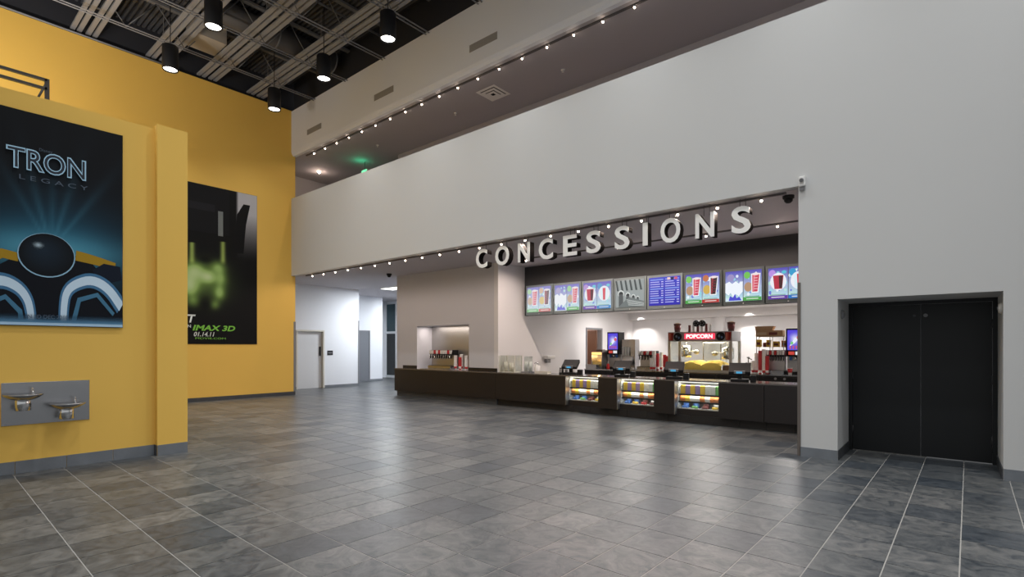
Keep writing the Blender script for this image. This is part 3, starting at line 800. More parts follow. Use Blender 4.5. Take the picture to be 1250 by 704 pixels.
ptext('IMAX 3D', 234.5, 285.5, 397, 403.8, ink_green, fat=.03, skew=.05)
ptext('IN', 226.8, 232.6, 396, 399.6, ink_white)
ptext('ET', 221, 236, 383.5, 393.5, ink_white, fat=.03, skew=.05)
ptext('01.14.11', 235.5, 260, 405, 410.5, ink_white, skew=.03)
ptext('MOVIE.COM', 238, 275, 411.8, 414, ink_green, fat=0)

# drinking fountain
fz0, fz1 = onX(55, 516, XN)[2], onX(55, 465.5, XN)[2]
fy0, fy1 = onX(1.2, 490, XN)[1], onX(109, 490, XN)[1]
t = thing('drinking_fountain', 'stainless steel wall drinking fountain with two round basins', 'fountain', (XN, 0, 0))
bm = B(); box(bm, 0, .012, fy0, fy1, fz0, fz1); bev(bm, .003, 1); obj('back_panel', bm, stainless, t)
for (yc, zc) in ((onX(32, 482, XN)[1] - .05, onX(31, 480, XN)[2]), (onX(85, 490, XN)[1] - .06, onX(85, 490.5, XN)[2])):
    bm = B(); lathe(bm, [(0, -.075), (.07, -.072), (.13, -.052), (.185, -.012), (.192, .004), (.180, .006), (.10, -.02), (0, -.028)], (.20, yc, zc), seg=32)
    bs = obj('basin', bm, stainless, t)
    bm = B(); tube(bm, (.10, yc + .10, zc - .012), (.10, yc + .10, zc + .045), .011, seg=10)
    prev = (.10, yc + .10, zc + .045)
    for q in range(1, 6):
        a = q / 5 * math.pi * .85; nx = (.10 + .028 * (1 - math.cos(a)), yc + .10 - .01 * q / 5, zc + .045 + .026 * math.sin(a)); tube(bm, prev, nx, .008, seg=8); prev = nx
    obj('bubbler', bm, chrome, bs)
    bm = B(); lathe(bm, [(.078, -.20), (.078, -.062), (.07, -.055)], (.16, yc, zc), seg=28); obj('arm_cover', bm, chrome, t)
    bm = B(); box(bm, .010, .10, yc - .055, yc + .055, zc - .19, zc - .075); obj('wall_bracket', bm, stainless_dull, t)

# ================================================================== CONCESSIONS SIGN
t = thing('concessions_sign', 'raised white capital letters spelling CONCESSIONS over the counter', 'sign', (0, 8.71, 0))
for ch, a, b in zip('CONCESSIONS', (581.4, 605, 632.5, 658, 687.6, 716, 750.6, 784.8, 806.5, 849, 893), (594.9, 621.5, 646.8, 675, 704.4, 733.3, 768.5, 790.7, 830.5, 872, 916.5)):
    x0, x1 = onY(a, 300, 8.71)[0], onY(b, 300, 8.71)[0]
    fat = .022
    z0, z1 = (3.405, 3.835) if ch in 'COS' else (3.415, 3.825)
    if ch == 'I':
        bm = B(); box(bm, x0, x1, .002, .15, z0, z1); me = bpy.data.meshes.new('letter'); bm.to_mesh(me); bm.free()
        bm = B(); box(bm, x0, x1, -.012, .002, z0, z1); mf = bpy.data.meshes.new('letter_face'); bm.to_mesh(mf); bm.free()
    else:
        me = text_mesh(ch, x0, x1, z0, z1, 'N', -.15, depth=.148, fat=fat)
        mf = text_mesh(ch, x0, x1, z0, z1, 'N', -.002, depth=.014, fat=fat)
    L = obj('letter', me, letter_side, t); obj('letter_face', mf, letter_white, L)
    for xx in (x0 + (x1 - x0) * .35, x0 + (x1 - x0) * .65):
        bm = B(); tube(bm, (xx, .09, z1 - .03), (xx, .09, ZO), .006, seg=6); obj('hanger_rod', bm, dark_steel, L)

# ================================================================== MENU SCREENS
SYP = 12.02                                   # screen front plane
edges = [onY(x, 350, SYP)[0] for x in (641.5, 675, 709.7, 748.8, 789.3, 833.7, 882, 933.8)]
edges.append(edges[-1] + .90)
def cupshape(cx, cy, w, h, lean=0.0):
    return [(cx - w * .36 - lean, cy - h / 2), (cx + w * .36 - lean, cy - h / 2), (cx + w * .5 + lean, cy + h / 2), (cx - w * .5 + lean, cy + h / 2)]
def mix(c, k):                                # viewing-angle wash of the oblique screens, mixed into the picture colours
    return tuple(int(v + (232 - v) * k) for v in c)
def promo(side, band, circ, kind, k):
    """half of a menu screen: blue top, pale splash, round badge, drink or snack, price band"""
    o = .0 if side == 0 else .5
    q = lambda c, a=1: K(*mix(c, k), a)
    s = [(rect(o + .01, o + .49, .02, .98), [q((214, 234, 240)), q((214, 234, 240)), q((70, 62, 178)), q((70, 62, 178))])]
    s.append((rect(o + .01, o + .49, .13, .45), [q((190, 226, 214)), q((176, 214, 236)), q((120, 170, 214), .0), q((120, 150, 206), .0)]))
    for i in range(16):
        rr = .015 + .035 * random.random(); c_ = ((146, 212, 226), (232, 240, 250), (96, 110, 206), (176, 226, 214))[i % 4]
        s.append((disc(o + .05 + .40 * random.random(), .20 + .70 * random.random(), rr, rr * 1.3, 9), q(c_, .9)))
    if kind == 'splash':
        s.append(([(o + .01, .30), (o + .10, .22), (o + .16, .30), (o + .24, .12), (o + .30, .25), (o + .38, .18), (o + .49, .32), (o + .49, .64), (o + .38, .58), (o + .30, .66), (o + .20, .58), (o + .12, .66), (o + .01, .60)], q((236, 242, 250))))
        s.append(([(o + .10, .04), (o + .46, .04), (o + .40, .16), (o + .32, .12), (o + .28, .26), (o + .22, .14), (o + .14, .20)], q((66, 70, 200))))
        s.append((disc(o + .16, .78, .10, .11), q((150, 140, 190))))
        return s
    s.append((disc(o + .11, .82, .085, .11), q(circ)))
    if kind in ('cup', 'darkcup'):
        s.append((disc(o + .14, .45, .11, .15, 16), q((176, 140, 110) if kind == 'cup' else (206, 170, 80))))
        s.append((cupshape(o + .33, .56, .25, .60, .012), q((245, 245, 245), .9)))
        s.append((cupshape(o + .33, .56, .19, .54, .012), q((196, 60, 84) if kind == 'cup' else (46, 26, 34))))
        s.append((cupshape(o + .29, .56, .05, .50, .012), q((226, 120, 136) if kind == 'cup' else (150, 50, 60))))
        for i in range(5): s.append((rect(o + .29, o + .39, .36 + i * .085, .395 + i * .085), q((236, 176, 186) if kind == 'cup' else (120, 40, 52), .8)))
        s.append((disc(o + .34, .84, .10, .04, 14), q((236, 220, 220))))
    else:
        s.append((disc(o + .26, .56, .20, .27, 20), q((240, 240, 246), .9)))
        s.append((cupshape(o + .26, .54, .26, .42), q((176, 40, 62) if kind == 'bucket' else (214, 236, 244))))
        if kind == 'bucket': s.append((cupshape(o + .32, .54, .10, .38), q((60, 20, 30))))
        else: s.append((cupshape(o + .26, .54, .10, .42), q((206, 50, 70))))
        s.append((disc(o + .40, .84, .06, .05, 12), q((80, 190, 210))))
    s.append((rect(o + .01, o + .49, .02, .13), q(band)))
    s.append((rect(o + .06, o + .44, .135, .165), q((120, 160, 150), .9)))
    s.append((rect(o + .09, o + .41, .065, .09), q((240, 245, 240), .8)))
    return s
def arches(k):
    s = [(rect(.01, .99, .02, .98), K(150, 158, 158))]
    for i in range(6):
        a = .06 + i * .16
        s.append(([(a, .60), (a + .07, .60), (a + .0, .97), (a - .06, .97)], K(70, 78, 80)))
    for i, (x, y, r) in enumerate(((.20, .50, .11), (.44, .44, .085), (.63, .38, .07), (.78, .33, .055))):
        s.append((disc(x, y, r, r * 1.2, 16), K(205, 210, 208)))
        s.append((disc(x, y - .02, r * .72, r * .9, 16), K(52, 58, 60)))
        s.append((rect(x - r * .7, x + r * .7, .06, y - .02), K(84, 90, 92)))
    s.append(([(.10, .02), (.99, .02), (.99, .20), (.50, .36), (.40, .30)], K(110, 118, 118)))
    for i in range(4): s.append(([(.40 + i * .02, .29 - i * .06), (.99, .15 - i * .035), (.99, .135 - i * .035), (.40 + i * .02, .27 - i * .06)], K(196, 202, 200)))
    return s
def listing():
    s = [(rect(.01, .99, .02, .98), [K(44, 40, 170), K(44, 40, 170), K(62, 66, 196), K(62, 66, 196)])]
    for col, (a, b) in enumerate(((.05, .47), (.53, .96))):
        for r in range(11):
            y = .90 - r * .078
            if r % 4 == 0: s.append((rect(a, b, y - .022, y + .022), K(126, 150, 226)))
            else:
                s.append((rect(a, a + .26 + .06 * random.random(), y - .013, y + .013), K(186, 192, 240))); s.append((rect(b - .07, b, y - .013, y + .013), K(210, 212, 246)))
    for i, c in enumerate(((230, 200, 190), (20, 20, 60), (206, 90, 110))): s.append((rect(.60 + .11 * i, .69 + .11 * i, .87, .95), K(*c)))
    return s
W_ = lambda a, b: promo(0, *a) + promo(1, *b)
GR, RD, PU, BL = (70, 160, 70), (178, 44, 40), (92, 50, 160), (36, 112, 190)
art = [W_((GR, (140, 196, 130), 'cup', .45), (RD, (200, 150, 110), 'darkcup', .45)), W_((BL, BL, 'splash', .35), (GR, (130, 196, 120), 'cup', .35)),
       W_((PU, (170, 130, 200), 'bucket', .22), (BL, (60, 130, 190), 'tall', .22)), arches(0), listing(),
       W_((GR, (120, 196, 90), 'cup', .0), (RD, (190, 110, 70), 'darkcup', .0)), W_((BL, BL, 'splash', .0), (GR, (110, 190, 80), 'cup', .0)),
       W_((PU, (180, 140, 220), 'bucket', .0), (BL, (40, 150, 200), 'tall', .0))]
desc = ['faded menu screen with red cup and dark drink, first from the niche wall', 'pale promo menu screen with white splash beside a red cup over a green band', 'menu screen with purple and blue price bands around red buckets, slightly faded',
        'menu screen showing a grey photograph of stone arches', 'menu screen listing prices in white on blue', 'bright menu screen with red cup over green and dark drink over red band',
        'bright menu screen with blue and white splash beside a red cup', 'bright menu screen with purple and blue bands beside the white wall opening']
bez = mat('bezel_grey', (0.15, 0.18, 0.19), .4)  # lighter grey-teal puts the reflection on these bezels into their colour
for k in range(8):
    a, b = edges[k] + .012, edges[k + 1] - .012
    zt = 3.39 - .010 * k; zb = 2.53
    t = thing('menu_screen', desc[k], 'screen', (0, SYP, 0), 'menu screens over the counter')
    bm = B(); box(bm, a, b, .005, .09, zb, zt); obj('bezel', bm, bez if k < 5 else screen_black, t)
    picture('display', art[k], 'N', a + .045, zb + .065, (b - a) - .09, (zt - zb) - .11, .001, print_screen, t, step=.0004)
    bm = B(); box(bm, (a + b) / 2 - .012, (a + b) / 2 + .012, .0, .006, zb + .022, zb + .034); obj('badge', bm, plastic_white, t)
    bm = B(); box(bm, (a + b) / 2 - .2, (a + b) / 2 + .2, .09, .18, 2.8, 3.1); obj('wall_mount', bm, dark_steel, t)

# ================================================================== FRONT COUNTER
YC, ZC = 10.72, 0.905
CL = onY(481.5, 450, YC)[0]
bays = [(onY(690, 470, YC)[0], onY(730, 470, YC)[0]), (onY(753, 470, YC)[0], onY(798, 470, YC)[0]), (onY(823, 470, YC)[0], onY(877, 470, YC)[0])]
t = thing('service_counter', 'long dark brown service counter holding the lit candy cases', 'counter', (0, 0, 0))
tn = thing('niche_counter', 'dark brown counter section standing before the drinks niche wall', 'counter', (0, 0, 0))
segs = [(CL, -9.62), (-9.615, bays[0][0]), (bays[0][1], bays[1][0]), (bays[1][1], bays[2][0]), (bays[2][1], -2.75), (-2.745, XO - .005)]
for a, b in segs:
    bm = B(); box(bm, a + .002, b - .002, YC, YC + .16, .17, ZC - .03); obj('front_panel', bm, laminate, tn if b < -9.6 else t)
for a, b in bays:
    bm = B(); box(bm, a, b, YC + .13, YC + .16, .10, .285); obj('lower_panel', bm, laminate, t)
    bm = B(); box(bm, a - .001, a + .008, YC + .004, YC + .158, .17, ZC - .03); obj('reveal_strip', bm, stainless_dull, t)
bm = B(); box(bm, CL - .01, -9.62, YC - .012, PY - .001, ZC - .03, ZC); obj('counter_top', bm, counter_top_m, tn)
bm = B(); box(bm, -9.618, XO - .005, YC - .012, 11.46, ZC - .03, ZC); obj('counter_top', bm, counter_top_m, t)
bm = B(); box(bm, KX + .005, XO - .005, 11.40, 11.43, .05, ZC - .03); obj('rear_panel', bm, laminate, t)
nk = 9
for k in range(nk):
    a = CL + .05 + (-9.62 - CL - .05) * k / nk; b = CL + .05 + (-9.62 - CL - .05) * (k + 1) / nk
    bm = B(); box(bm, a + .003, b - .003, YC + .07, YC + .16, 0, .168); obj('kick_tile', bm, base_tile_dark, tn)
nk = 16
for k in range(nk):
    a = -9.61 + (XO + 9.60) * k / nk; b = -9.61 + (XO + 9.60) * (k + 1) / nk
    bm = B(); box(bm, a + .003, b - .003, YC + .10, YC + .158, 0, .168 if True else 0); obj('kick_tile', bm, kick_black, t)
bm = B(); box(bm, CL + .12, NX0, PY - .03, PY - .001, ZC, 1.0); obj('splashback', bm, laminate, tn)
bm = B(); box(bm, NX1, -9.80, PY - .03, PY - .001, ZC, 1.0); obj('splashback', bm, laminate, tn)

# display cases with candy
case_grey = mat('case_lining', (0.40, 0.40, 0.39), .5)
box_bm = B(); bev(box(box_bm, -.05, .05, -.025, .025, 0, .185), .004, 1); candy_me = bpy.data.meshes.new('candy_box'); box_bm.to_mesh(candy_me); box_bm.free()
bag_bm = B()
rows_ = [(0, .004), (.02, .024), (.06, .034), (.095, .028), (.125, .004)]
rings = [[bag_bm.verts.new((x, s * d, z)) for (x, s) in ((-.056, 1), (0, 1.3), (.056, 1), (.056, -1), (0, -1.3), (-.056, -1))] for z, d in rows_]
for ra, rb_ in zip(rings, rings[1:]):
    for q in range(6): bag_bm.faces.new((ra[q], rb_[q], rb_[(q + 1) % 6], ra[(q + 1) % 6]))
bag_bm.faces.new(rings[0]); bag_bm.faces.new(rings[-1][::-1])
bmesh.ops.recalc_face_normals(bag_bm, faces=bag_bm.faces)
bag_me = bpy.data.meshes.new('snack_bag'); bag_bm.to_mesh(bag_me); bag_bm.free()
bar_bm = B(); bev(box(bar_bm, -.06, .06, -.03, .03, 0, .045), .006, 1); bar_me = bpy.data.meshes.new('candy_bar'); bar_bm.to_mesh(bar_me); bar_bm.free()
cm = {'yellow': paper_yellow, 'purple': paper_purple, 'white': paper_white, 'green': paper_green, 'blue': paper_blue, 'orange': paper_orange, 'red': paper_red, 'maroon': paper_maroon, 'silver': stainless_dull}
cache = {}
def sweet(kind, me, colr, loc, where):
    key = (kind, colr)
    if key not in cache:
        m2 = me.copy(); m2.materials.clear(); m2.materials.append(cm[colr]); cache[key] = m2
    o = bpy.data.objects.new(kind, cache[key]); C.objects.link(o); o.location = loc
    word = {'candy_box': 'candy box standing', 'snack_bag': 'snack bag leaning', 'candy_bar': 'candy bar lying'}[kind]
    tag(o, f'{colr} {word} in the lit display case {where}', 'candy', f'{colr} {kind.replace("_", " ")} items in the case {where}')
wh = ['next to the long plain counter panel', 'in the middle of the three', 'below the popcorn machine']
for ci, (a, b) in enumerate(bays):
    y0 = YC + .165; y1 = YC + .62; z0, z1 = .285, ZC - .032
    t = thing('display_case', 'lit glass candy display case ' + wh[ci], 'display case', (0, 0, 0))
    bm = B(); box(bm, a, b, y0, y1, z0, z0 + .02); box(bm, a, a + .015, y0, y1, z0 + .02, z1); box(bm, b - .015, b, y0, y1, z0 + .02, z1); box(bm, a, b, y1 - .015, y1, z0 + .02, z1); obj('cabinet', bm, case_grey, t)
    for z in (.445, .60):
        bm = B(); box(bm, a + .015, b - .015, y0 + .04, y1 - .015, z - .012, z); obj('shelf', bm, mat('shelf_grey', (.25, .25, .25), .4) if False else stainless_dull, t)
        bm = B(); box(bm, a + .015, b - .015, y0 + .028, y0 + .040, z - .028, z + .004); obj('price_rail', bm, plastic_black, t)
    bm = B(); box(bm, a + .02, b - .02, y0 + .02, y0 + .05, z1 - .022, z1 - .006); obj('light_strip', bm, led_white, t)
    lamp('case_light', 'AREA', ((a + b) / 2, y0 + .10, z1 - .03), 5.5, t, (1, .97, .92), sx=b - a - .1, sy=.08)
    lamp('case_light', 'AREA', ((a + b) / 2, y0 + .045, .57), 1.3, t, (1, .97, .92), sx=b - a - .1, sy=.03)
    lamp('case_light', 'AREA', ((a + b) / 2, y0 + .045, .415), 1.0, t, (1, .97, .92), sx=b - a - .1, sy=.03)
    bm = B(); box(bm, a + .004, b - .004, y0 - .008, y0 - .002, z0, z1); obj('glass_front', bm, glass, t)
    bm = B()
    for (p0, p1, q0, q1) in ((a, b, z0 - .005, z0 + .012), (a, a + .012, z0, z1), (b - .012, b, z0, z1)): box(bm, p0, p1, y0 - .012, y0, q0, q1)
    obj('steel_edge', bm, stainless_dull, t)
    n = 8; sp = (b - a - .08) / n
    for k in range(n):
        x = a + .04 + sp * (k + .5); yy = y0 + .10
        sweet('candy_box', candy_me, ('yellow', 'purple', 'yellow', 'purple', 'yellow', 'white', 'white', 'green')[k], (x, yy, .60), wh[ci])
        sweet('snack_bag', bag_me, ('orange', 'yellow', 'white', 'white', 'orange', 'white', 'orange', 'orange')[k], (x, yy - .01, .445), wh[ci])
        if k % 2 == 0: sweet('candy_bar', bar_me, ('blue', 'green', 'maroon', 'yellow')[k // 2] if ci != 1 else ('blue', 'yellow', 'red', 'maroon')[k // 2], (x + sp * .5, yy - .03, .305), wh[ci])
        else: sweet('snack_bag', bag_me, ('blue', 'blue', 'maroon', 'silver')[k // 2], (x - sp * .5, yy + .06, .305), wh[ci])

# point-of-sale terminals
def terminal(x, y, label, rz=0.0):
    t = thing('cash_register', label, 'cash register', (x, y, ZC), 'point-of-sale terminals on the counter', rz)
    bm = B(); bev(box(bm, -.17, .17, -.13, .15, 0, .055), .012); obj('base', bm, plastic_black, t)
    bm = B(); prism(bm, [(-.045, .05), (.045, .05), (.035, .22), (-.035, .22)], -.03, .03, 'y'); obj('neck', bm, plastic_black, t)
    bm = B(); prism(bm, [(-.16, .20), (-.13, .14), (.12, .30), (.09, .375)], -.20, .20, 'x')      # tilted monitor, screen to the staff side
    obj('monitor', bm, plastic_black, t)
    bm = B(); prism(bm, [(-.175, .215), (-.158, .165), (-.135, .175), (-.15, .225)], -.10, .10, 'x'); h = obj('customer_display', bm, plastic_grey, t)
    bm = B(); prism(bm, [(-.1765, .208), (-.1635, .170), (-.161, .170), (-.174, .208)], -.06, .05, 'x'); obj('readout', bm, blue_led, h)
    bm = B(); box(bm, .19, .30, -.08, .06, 0, .13); bev(bm, .01); obj('receipt_printer', bm, plastic_black, t)
    return t
for px, lab, yy in ((697, 'black register on the counter above the first candy case past the plain panel', 11.10), (760, 'black register on the counter in front of the drink kiosk screen', 11.05), (823.5, 'black register on the counter before the popcorn machine, over the dark pedestal', 11.02), (903, 'black register on the counter end beside the cup stacks', 11.02)):
    terminal(onY(px, 450, yy)[0], yy, lab, rz=.25)
t = thing('card_reader', 'small black card reader standing on the counter beside the first register', 'card reader', (onY(685, 450, 11.0)[0], 11.0, ZC))
bm = B(); prism(bm, [(-.03, 0), (.05, 0), (.03, .16), (0, .17)], -.05, .05, 'x'); obj('body', bm, plastic_black, t)
bm = B(); prism(bm, [(-.032, .05), (-.004, .15), (-.001, .15), (-.028, .05)], -.035, .035, 'x'); obj('keypad', bm, plastic_grey, t)
for k, px in enumerate((690.5, 698)):
    q = onY(px, 450, 11.2); bm = B(); lathe(bm, [(0, 0), (.03, 0), (.042, .115), (.045, .118), (.038, .118), (.028, .01), (0, .01)], seg=14)
    tag(obj('paper_cup', bm, paper_white, None, (q[0], 11.22, ZC)), 'white paper cup behind the first register on the counter', 'cup', 'white paper cups behind the first register')

# ---- things at the niche end of the counter
t = thing('acrylic_bin', 'clear acrylic box holding cups and lids at the niche end of the counter', 'bin', (-9.42, 11.14, ZC))
for (a, b, c, d) in ((-.27, .27, -.16, -.155), (-.27, .27, .155, .16), (-.27, -.265, -.155, .155), (.265, .27, -.155, .155)):
    bm = B(); box(bm, a, b, c, d, 0, .46); obj('acrylic_panel', bm, glass, t)
bm = B()
for x in (-.27, .27):
    for y in (-.16, .16): box(bm, x - .012, x + .012, y - .012, y + .012, 0, .46)
obj('corner_strip', bm, cream_plastic, t)
bm = B(); box(bm, -.27, .27, -.16, .16, 0, .012); obj('base', bm, cream_plastic, t)
for k, (x, y, h) in enumerate(((-.16, -.02, .27), (-.03, .05, .24), (.13, .0, .13))):
    bm = B(); lathe(bm, [(0, 0), (.05, 0), (.065, h), (.06, h), (.045, .01), (0, .01)], seg=16)
    tag(obj('lid_tub', bm, cream_plastic, None, (-9.42 + x, 11.14 + y, ZC + .013)), 'pale tub inside the clear acrylic box on the counter', 'tub', 'pale tubs in the acrylic box')
t = thing('cup_dispenser', 'clear tall cylinder dispenser on the counter beside the acrylic box', 'dispenser', (onY(644, 450, 11.2)[0], 11.2, ZC))
bm = B(); box(bm, -.16, .16, -.10, .10, 0, .03); obj('base', bm, plastic_grey, t)
for x in (-.05, .10):
    bm = B(); lathe(bm, [(.06, .03), (.06, .44), (.055, .44), (.055, .03)], (x, 0, 0), seg=18); obj('cylinder', bm, glass, t)
    bm = B(); lathe(bm, [(0, .03), (.045, .03), (.045, .30), (0, .30)], (x, 0, 0), seg=16); obj('lid_stack', bm, plastic_white, t)
t = thing('butter_pump', 'white topping pump dispenser on the counter near the first register', 'dispenser', (onY(656, 450, 11.2)[0], 11.2, ZC))
bm = B(); lathe(bm, [(0, 0), (.075, 0), (.08, .02), (.075, .20), (.05, .22), (0, .22)], seg=18); obj('jar', bm, plastic_white, t)
bm = B(); tube(bm, (0, 0, .22), (0, 0, .29), .02, seg=10); tube(bm, (0, 0, .285), (.0, -.12, .26), .013, seg=8); obj('pump', bm, chrome, t)
t = thing('condiment_tray', 'low clear tray on the counter below the towel dispenser', 'tray', (onY(663, 455, 11.0)[0], 11.0, ZC))
bm = B(); box(bm, -.20, .20, -.08, .08, 0, .008); box(bm, -.20, .20, -.08, -.07, .008, .06); box(bm, -.20, .20, .07, .08, .008, .06); obj('tray', bm, cream_plastic, t)
bm = B(); box(bm, -.17, -.02, -.05, .05, .008, .05); obj('napkins', bm, paper_white, t)
q = onX(668, 437, KX)
t = thing('towel_dispenser', 'white dispenser mounted on the kitchen side wall above the counter', 'dispenser', (KX, q[1], q[2]))
bm = B(); bev(box(bm, 0, .16, -.20, .22, -.02, .08), .015); obj('cover', bm, plastic_white, t)
bm = B(); bev(box(bm, .01, .12, -.16, .02, -.14, -.02), .01); obj('outlet', bm, plastic_grey, t)

# ---- soda fountains and cup stacks
def soda_fountain(loc, w, label, n=8, h=.62, rz=0.0, dark=True):
    t = thing('soda_fountain', label, 'soda fountain', loc, None, rz)
    bm = B(); box(bm, -w / 2, w / 2, -.05, .30, 0, .10); obj('drip_base', bm, stainless, t)
    bm = B(); box(bm, -w / 2 + .02, w / 2 - .02, .14, .30, .10, h - .17); obj('back_column', bm, stainless_dull, t)
    bm = B(); prism(bm, [(.02, h - .13), (.30, h - .17), (.30, h), (.06, h)], -w / 2, w / 2, 'x'); obj('head', bm, plastic_black if dark else stainless, t)
    bm = B(); box(bm, -w / 2 + .03, w / 2 - .03, -.04, .12, .10, .108); obj('drip_grate', bm, plastic_black, t)
    for k in range(n):
        x = -w / 2 + w * (k + .5) / n
        bm = B(); lathe(bm, [(.012, h - .27), (.022, h - .25), (.022, h - .15), (.012, h - .13)], (x, .03, 0), seg=10); vl = obj('valve', bm, plastic_black, t)
        bm = B(); box(bm, x - w / n * .36, x + w / n * .36, .0, .055, h - .12, h - .01); obj('brand_badge', bm, (paper_red, paper_white)[k % 2] if k % 3 else plastic_white, vl)
        bm = B(); tube(bm, (x, .0, h - .17), (x, -.012, h - .30), .006, seg=6); obj('lever', bm, chrome, vl)
    return t
def cup_stack(x, y, z, r, n, m, label, group, band=None):
    prof = [(0, 0), (r * .72, 0), (r * .95, .13)]
    zz = .13
    for k in range(n):
        prof += [(r * .95, zz), (r * 1.04, zz + .006), (r * 1.04, zz + .012), (r * .97, zz + .016)]; zz += .017
    prof += [(r * .9, zz), (r * .75, zz - .05), (0, zz - .05)]
    bm = B(); lathe(bm, prof, seg=16)
    o = obj('cup_stack', bm, m, None, (x, y, z)); tag(o, label, 'cups', group)
    bm = B(); lathe(bm, [(r * .80, .035), (r * .90, .10), (r * .905, .10), (r * .806, .035)], seg=16); obj('printed_band', bm, band or paper_red, o)
NZ = .905
soda_fountain((-12.45, PY + .24, NZ), 1.05, 'black and steel soda fountain in the wall niche', 10, .60)
for k, (x, y, n) in enumerate(((-11.72, .22, 18), (-11.60, .36, 20), (-11.50, .20, 15), (-11.36, .32, 18), (-11.24, .22, 12), (-11.14, .38, 17))):
    cup_stack(x, PY + y, NZ, .048, n, paper_white if k % 3 != 2 else paper_red, 'tall stack of paper cups in the wall niche' if k % 3 != 2 else 'tall stack of red paper cups in the wall niche', 'cup stacks in the niche', paper_red if k % 3 != 2 else paper_white)
t = thing('lid_caddy', 'steel lid caddy beside the cup stacks in the niche', 'caddy', (-11.20, PY + .50, NZ))
bm = B(); box(bm, -.20, .20, -.04, .10, 0, .02); box(bm, -.20, -.19, -.04, .10, .02, .55); box(bm, .19, .20, -.04, .10, .02, .55); box(bm, -.20, .20, .09, .10, .02, .55); obj('frame', bm, stainless_dull, t)
bm = B(); box(bm, -.17, .17, -.03, .08, .50, .58); obj('lid_pile', bm, plastic_white, t)
t = thing('counter_mat', 'steel drip tray set in the counter below the niche fountain', 'tray', (-12.3, PY + .05, NZ))
bm = B(); box(bm, -.65, .65, -.22, .12, 0, .012); obj('tray', bm, stainless, t)
lamp('niche_light', 'AREA', (-12.2, PY + .30, NZ1 - .02), 16, None, (1, .88, .80), sx=1.9, sy=.3)

# ---- back island
BY0, BY1, BZ = 14.42, 15.35, .90
BX0 = onY(713, 450, BY0)[0]
t = thing('back_counter', 'black back counter with steel top behind the service counter', 'counter', (0, 0, 0))
bm = B(); box(bm, BX0, XO - .01, BY0 - .01, BY1, BZ - .03, BZ); obj('steel_top', bm, stainless, t)
nb = 7; wd = (XO - .01 - BX0) / nb
for k in range(nb):
    bm = B(); box(bm, BX0 + k * wd, BX0 + (k + 1) * wd - .006, BY0 + .03, BY1, .08, BZ - .03); cb = obj('cabinet', bm, kick_black, t)
    bm = B(); box(bm, BX0 + k * wd + .02, BX0 + (k + 1) * wd - .03, BY0 + .01, BY0 + .03, .12, BZ - .07); dr = obj('cabinet_door', bm, plastic_black, cb)
    if k in (5, 6):
        for q in (.4, .6):
            bm = B(); tube(bm, (BX0 + (k + q) * wd, BY0 + .005, .80), (BX0 + (k + q) * wd, BY0 - .012, .80), .03, seg=14); obj('door_knob', bm, plastic_grey, cb)
bm = B(); box(bm, BX0, XO - .01, BY0 + .06, BY1, 0, .08); obj('kick', bm, kick_black, t)

# drink kiosks with tall screens
def kiosk(px, label, yy=14.95):
    x = onY(px, 420, yy)[0]
    t = thing('drink_kiosk', label, 'drink kiosk', (x, yy, BZ))
    bm = B(); box(bm, -.21, .21, -.02, .36, .46, 1.18); bev(bm, .012); obj('upper_body', bm, plastic_black, t)
    bm = B(); box(bm, -.21, .21, .10, .36, 0, .46); obj('back_body', bm, stainless_dull, t)
    bm = B(); box(bm, -.22, .22, -.10, .36, 0, .07); obj('drip_base', bm, plastic_black, t)
    s = [(rect(0, 1, 0, 1), [K(96, 84, 216), K(96, 84, 216), K(84, 70, 214), K(84, 70, 214)]), (disc(.5, .55, .55, .40, 24), K(120, 110, 230, 0), K(236, 240, 255), (.5, .55)),
         ([(.1, .15), (.5, .35), (.9, .7), (.8, .8), (.4, .5)], K(230, 238, 250)), (disc(.75, .62, .14, .10), K(214, 90, 120)), (disc(.3, .35, .10, .08), K(120, 196, 130))] + [(cupshape(.2 + .2 * i, .14, .12, .16), K(196, 90, 120)) for i in range(4)]
    picture('display', s, 'N', -.175, .62, .35, .52, .021, print_screen, t, step=.0004)
    s = [(rect(0, .46, 0, 1), K(196, 70, 60)), (rect(.54, 1, 0, 1), K(226, 226, 230))]
    picture('display', s, 'N', -.15, .50, .30, .085, .021, print_screen, t, step=.0004)
    for k in range(3):
        bm = B(); lathe(bm, [(.03, .36), (.035, .46)], (-.11 + .11 * k, .03, 0), seg=12); obj('nozzle', bm, chrome if k % 2 else paper_blue, t)
    return t
kiosk(748.5, 'black drink kiosk with purple screen beside the steel cabinet')
kiosk(970.5, 'black drink kiosk with purple screen at the counter end by the opening jamb')

# steel cabinet with cup tubes
x = onY(766, 430, 15.0)[0]
t = thing('cup_cabinet', 'tall stainless cabinet with white cup tubes beside the drink kiosk', 'cabinet', (x, 15.0, BZ))
bm = B(); box(bm, -.22, .24, .04, .34, 0, .94); bev(bm, .006, 1); obj('body', bm, stainless, t)
for k in range(3):
    bm = B(); tube(bm, (-.15 + .09 * k, .0, .42), (-.15 + .09 * k, .0, .70), .036, seg=12); obj('cup_tube', bm, plastic_white, t)
bm = B(); prism(bm, [(-.10, .12), (.04, .30), (.04, .40), (-.14, .18)], -.16, .18, 'x'); obj('chute', bm, plastic_white, t)
bm = B(); box(bm, -.2, .22, -.10, .04, 0, .05); obj('shelf', bm, stainless_dull, t)

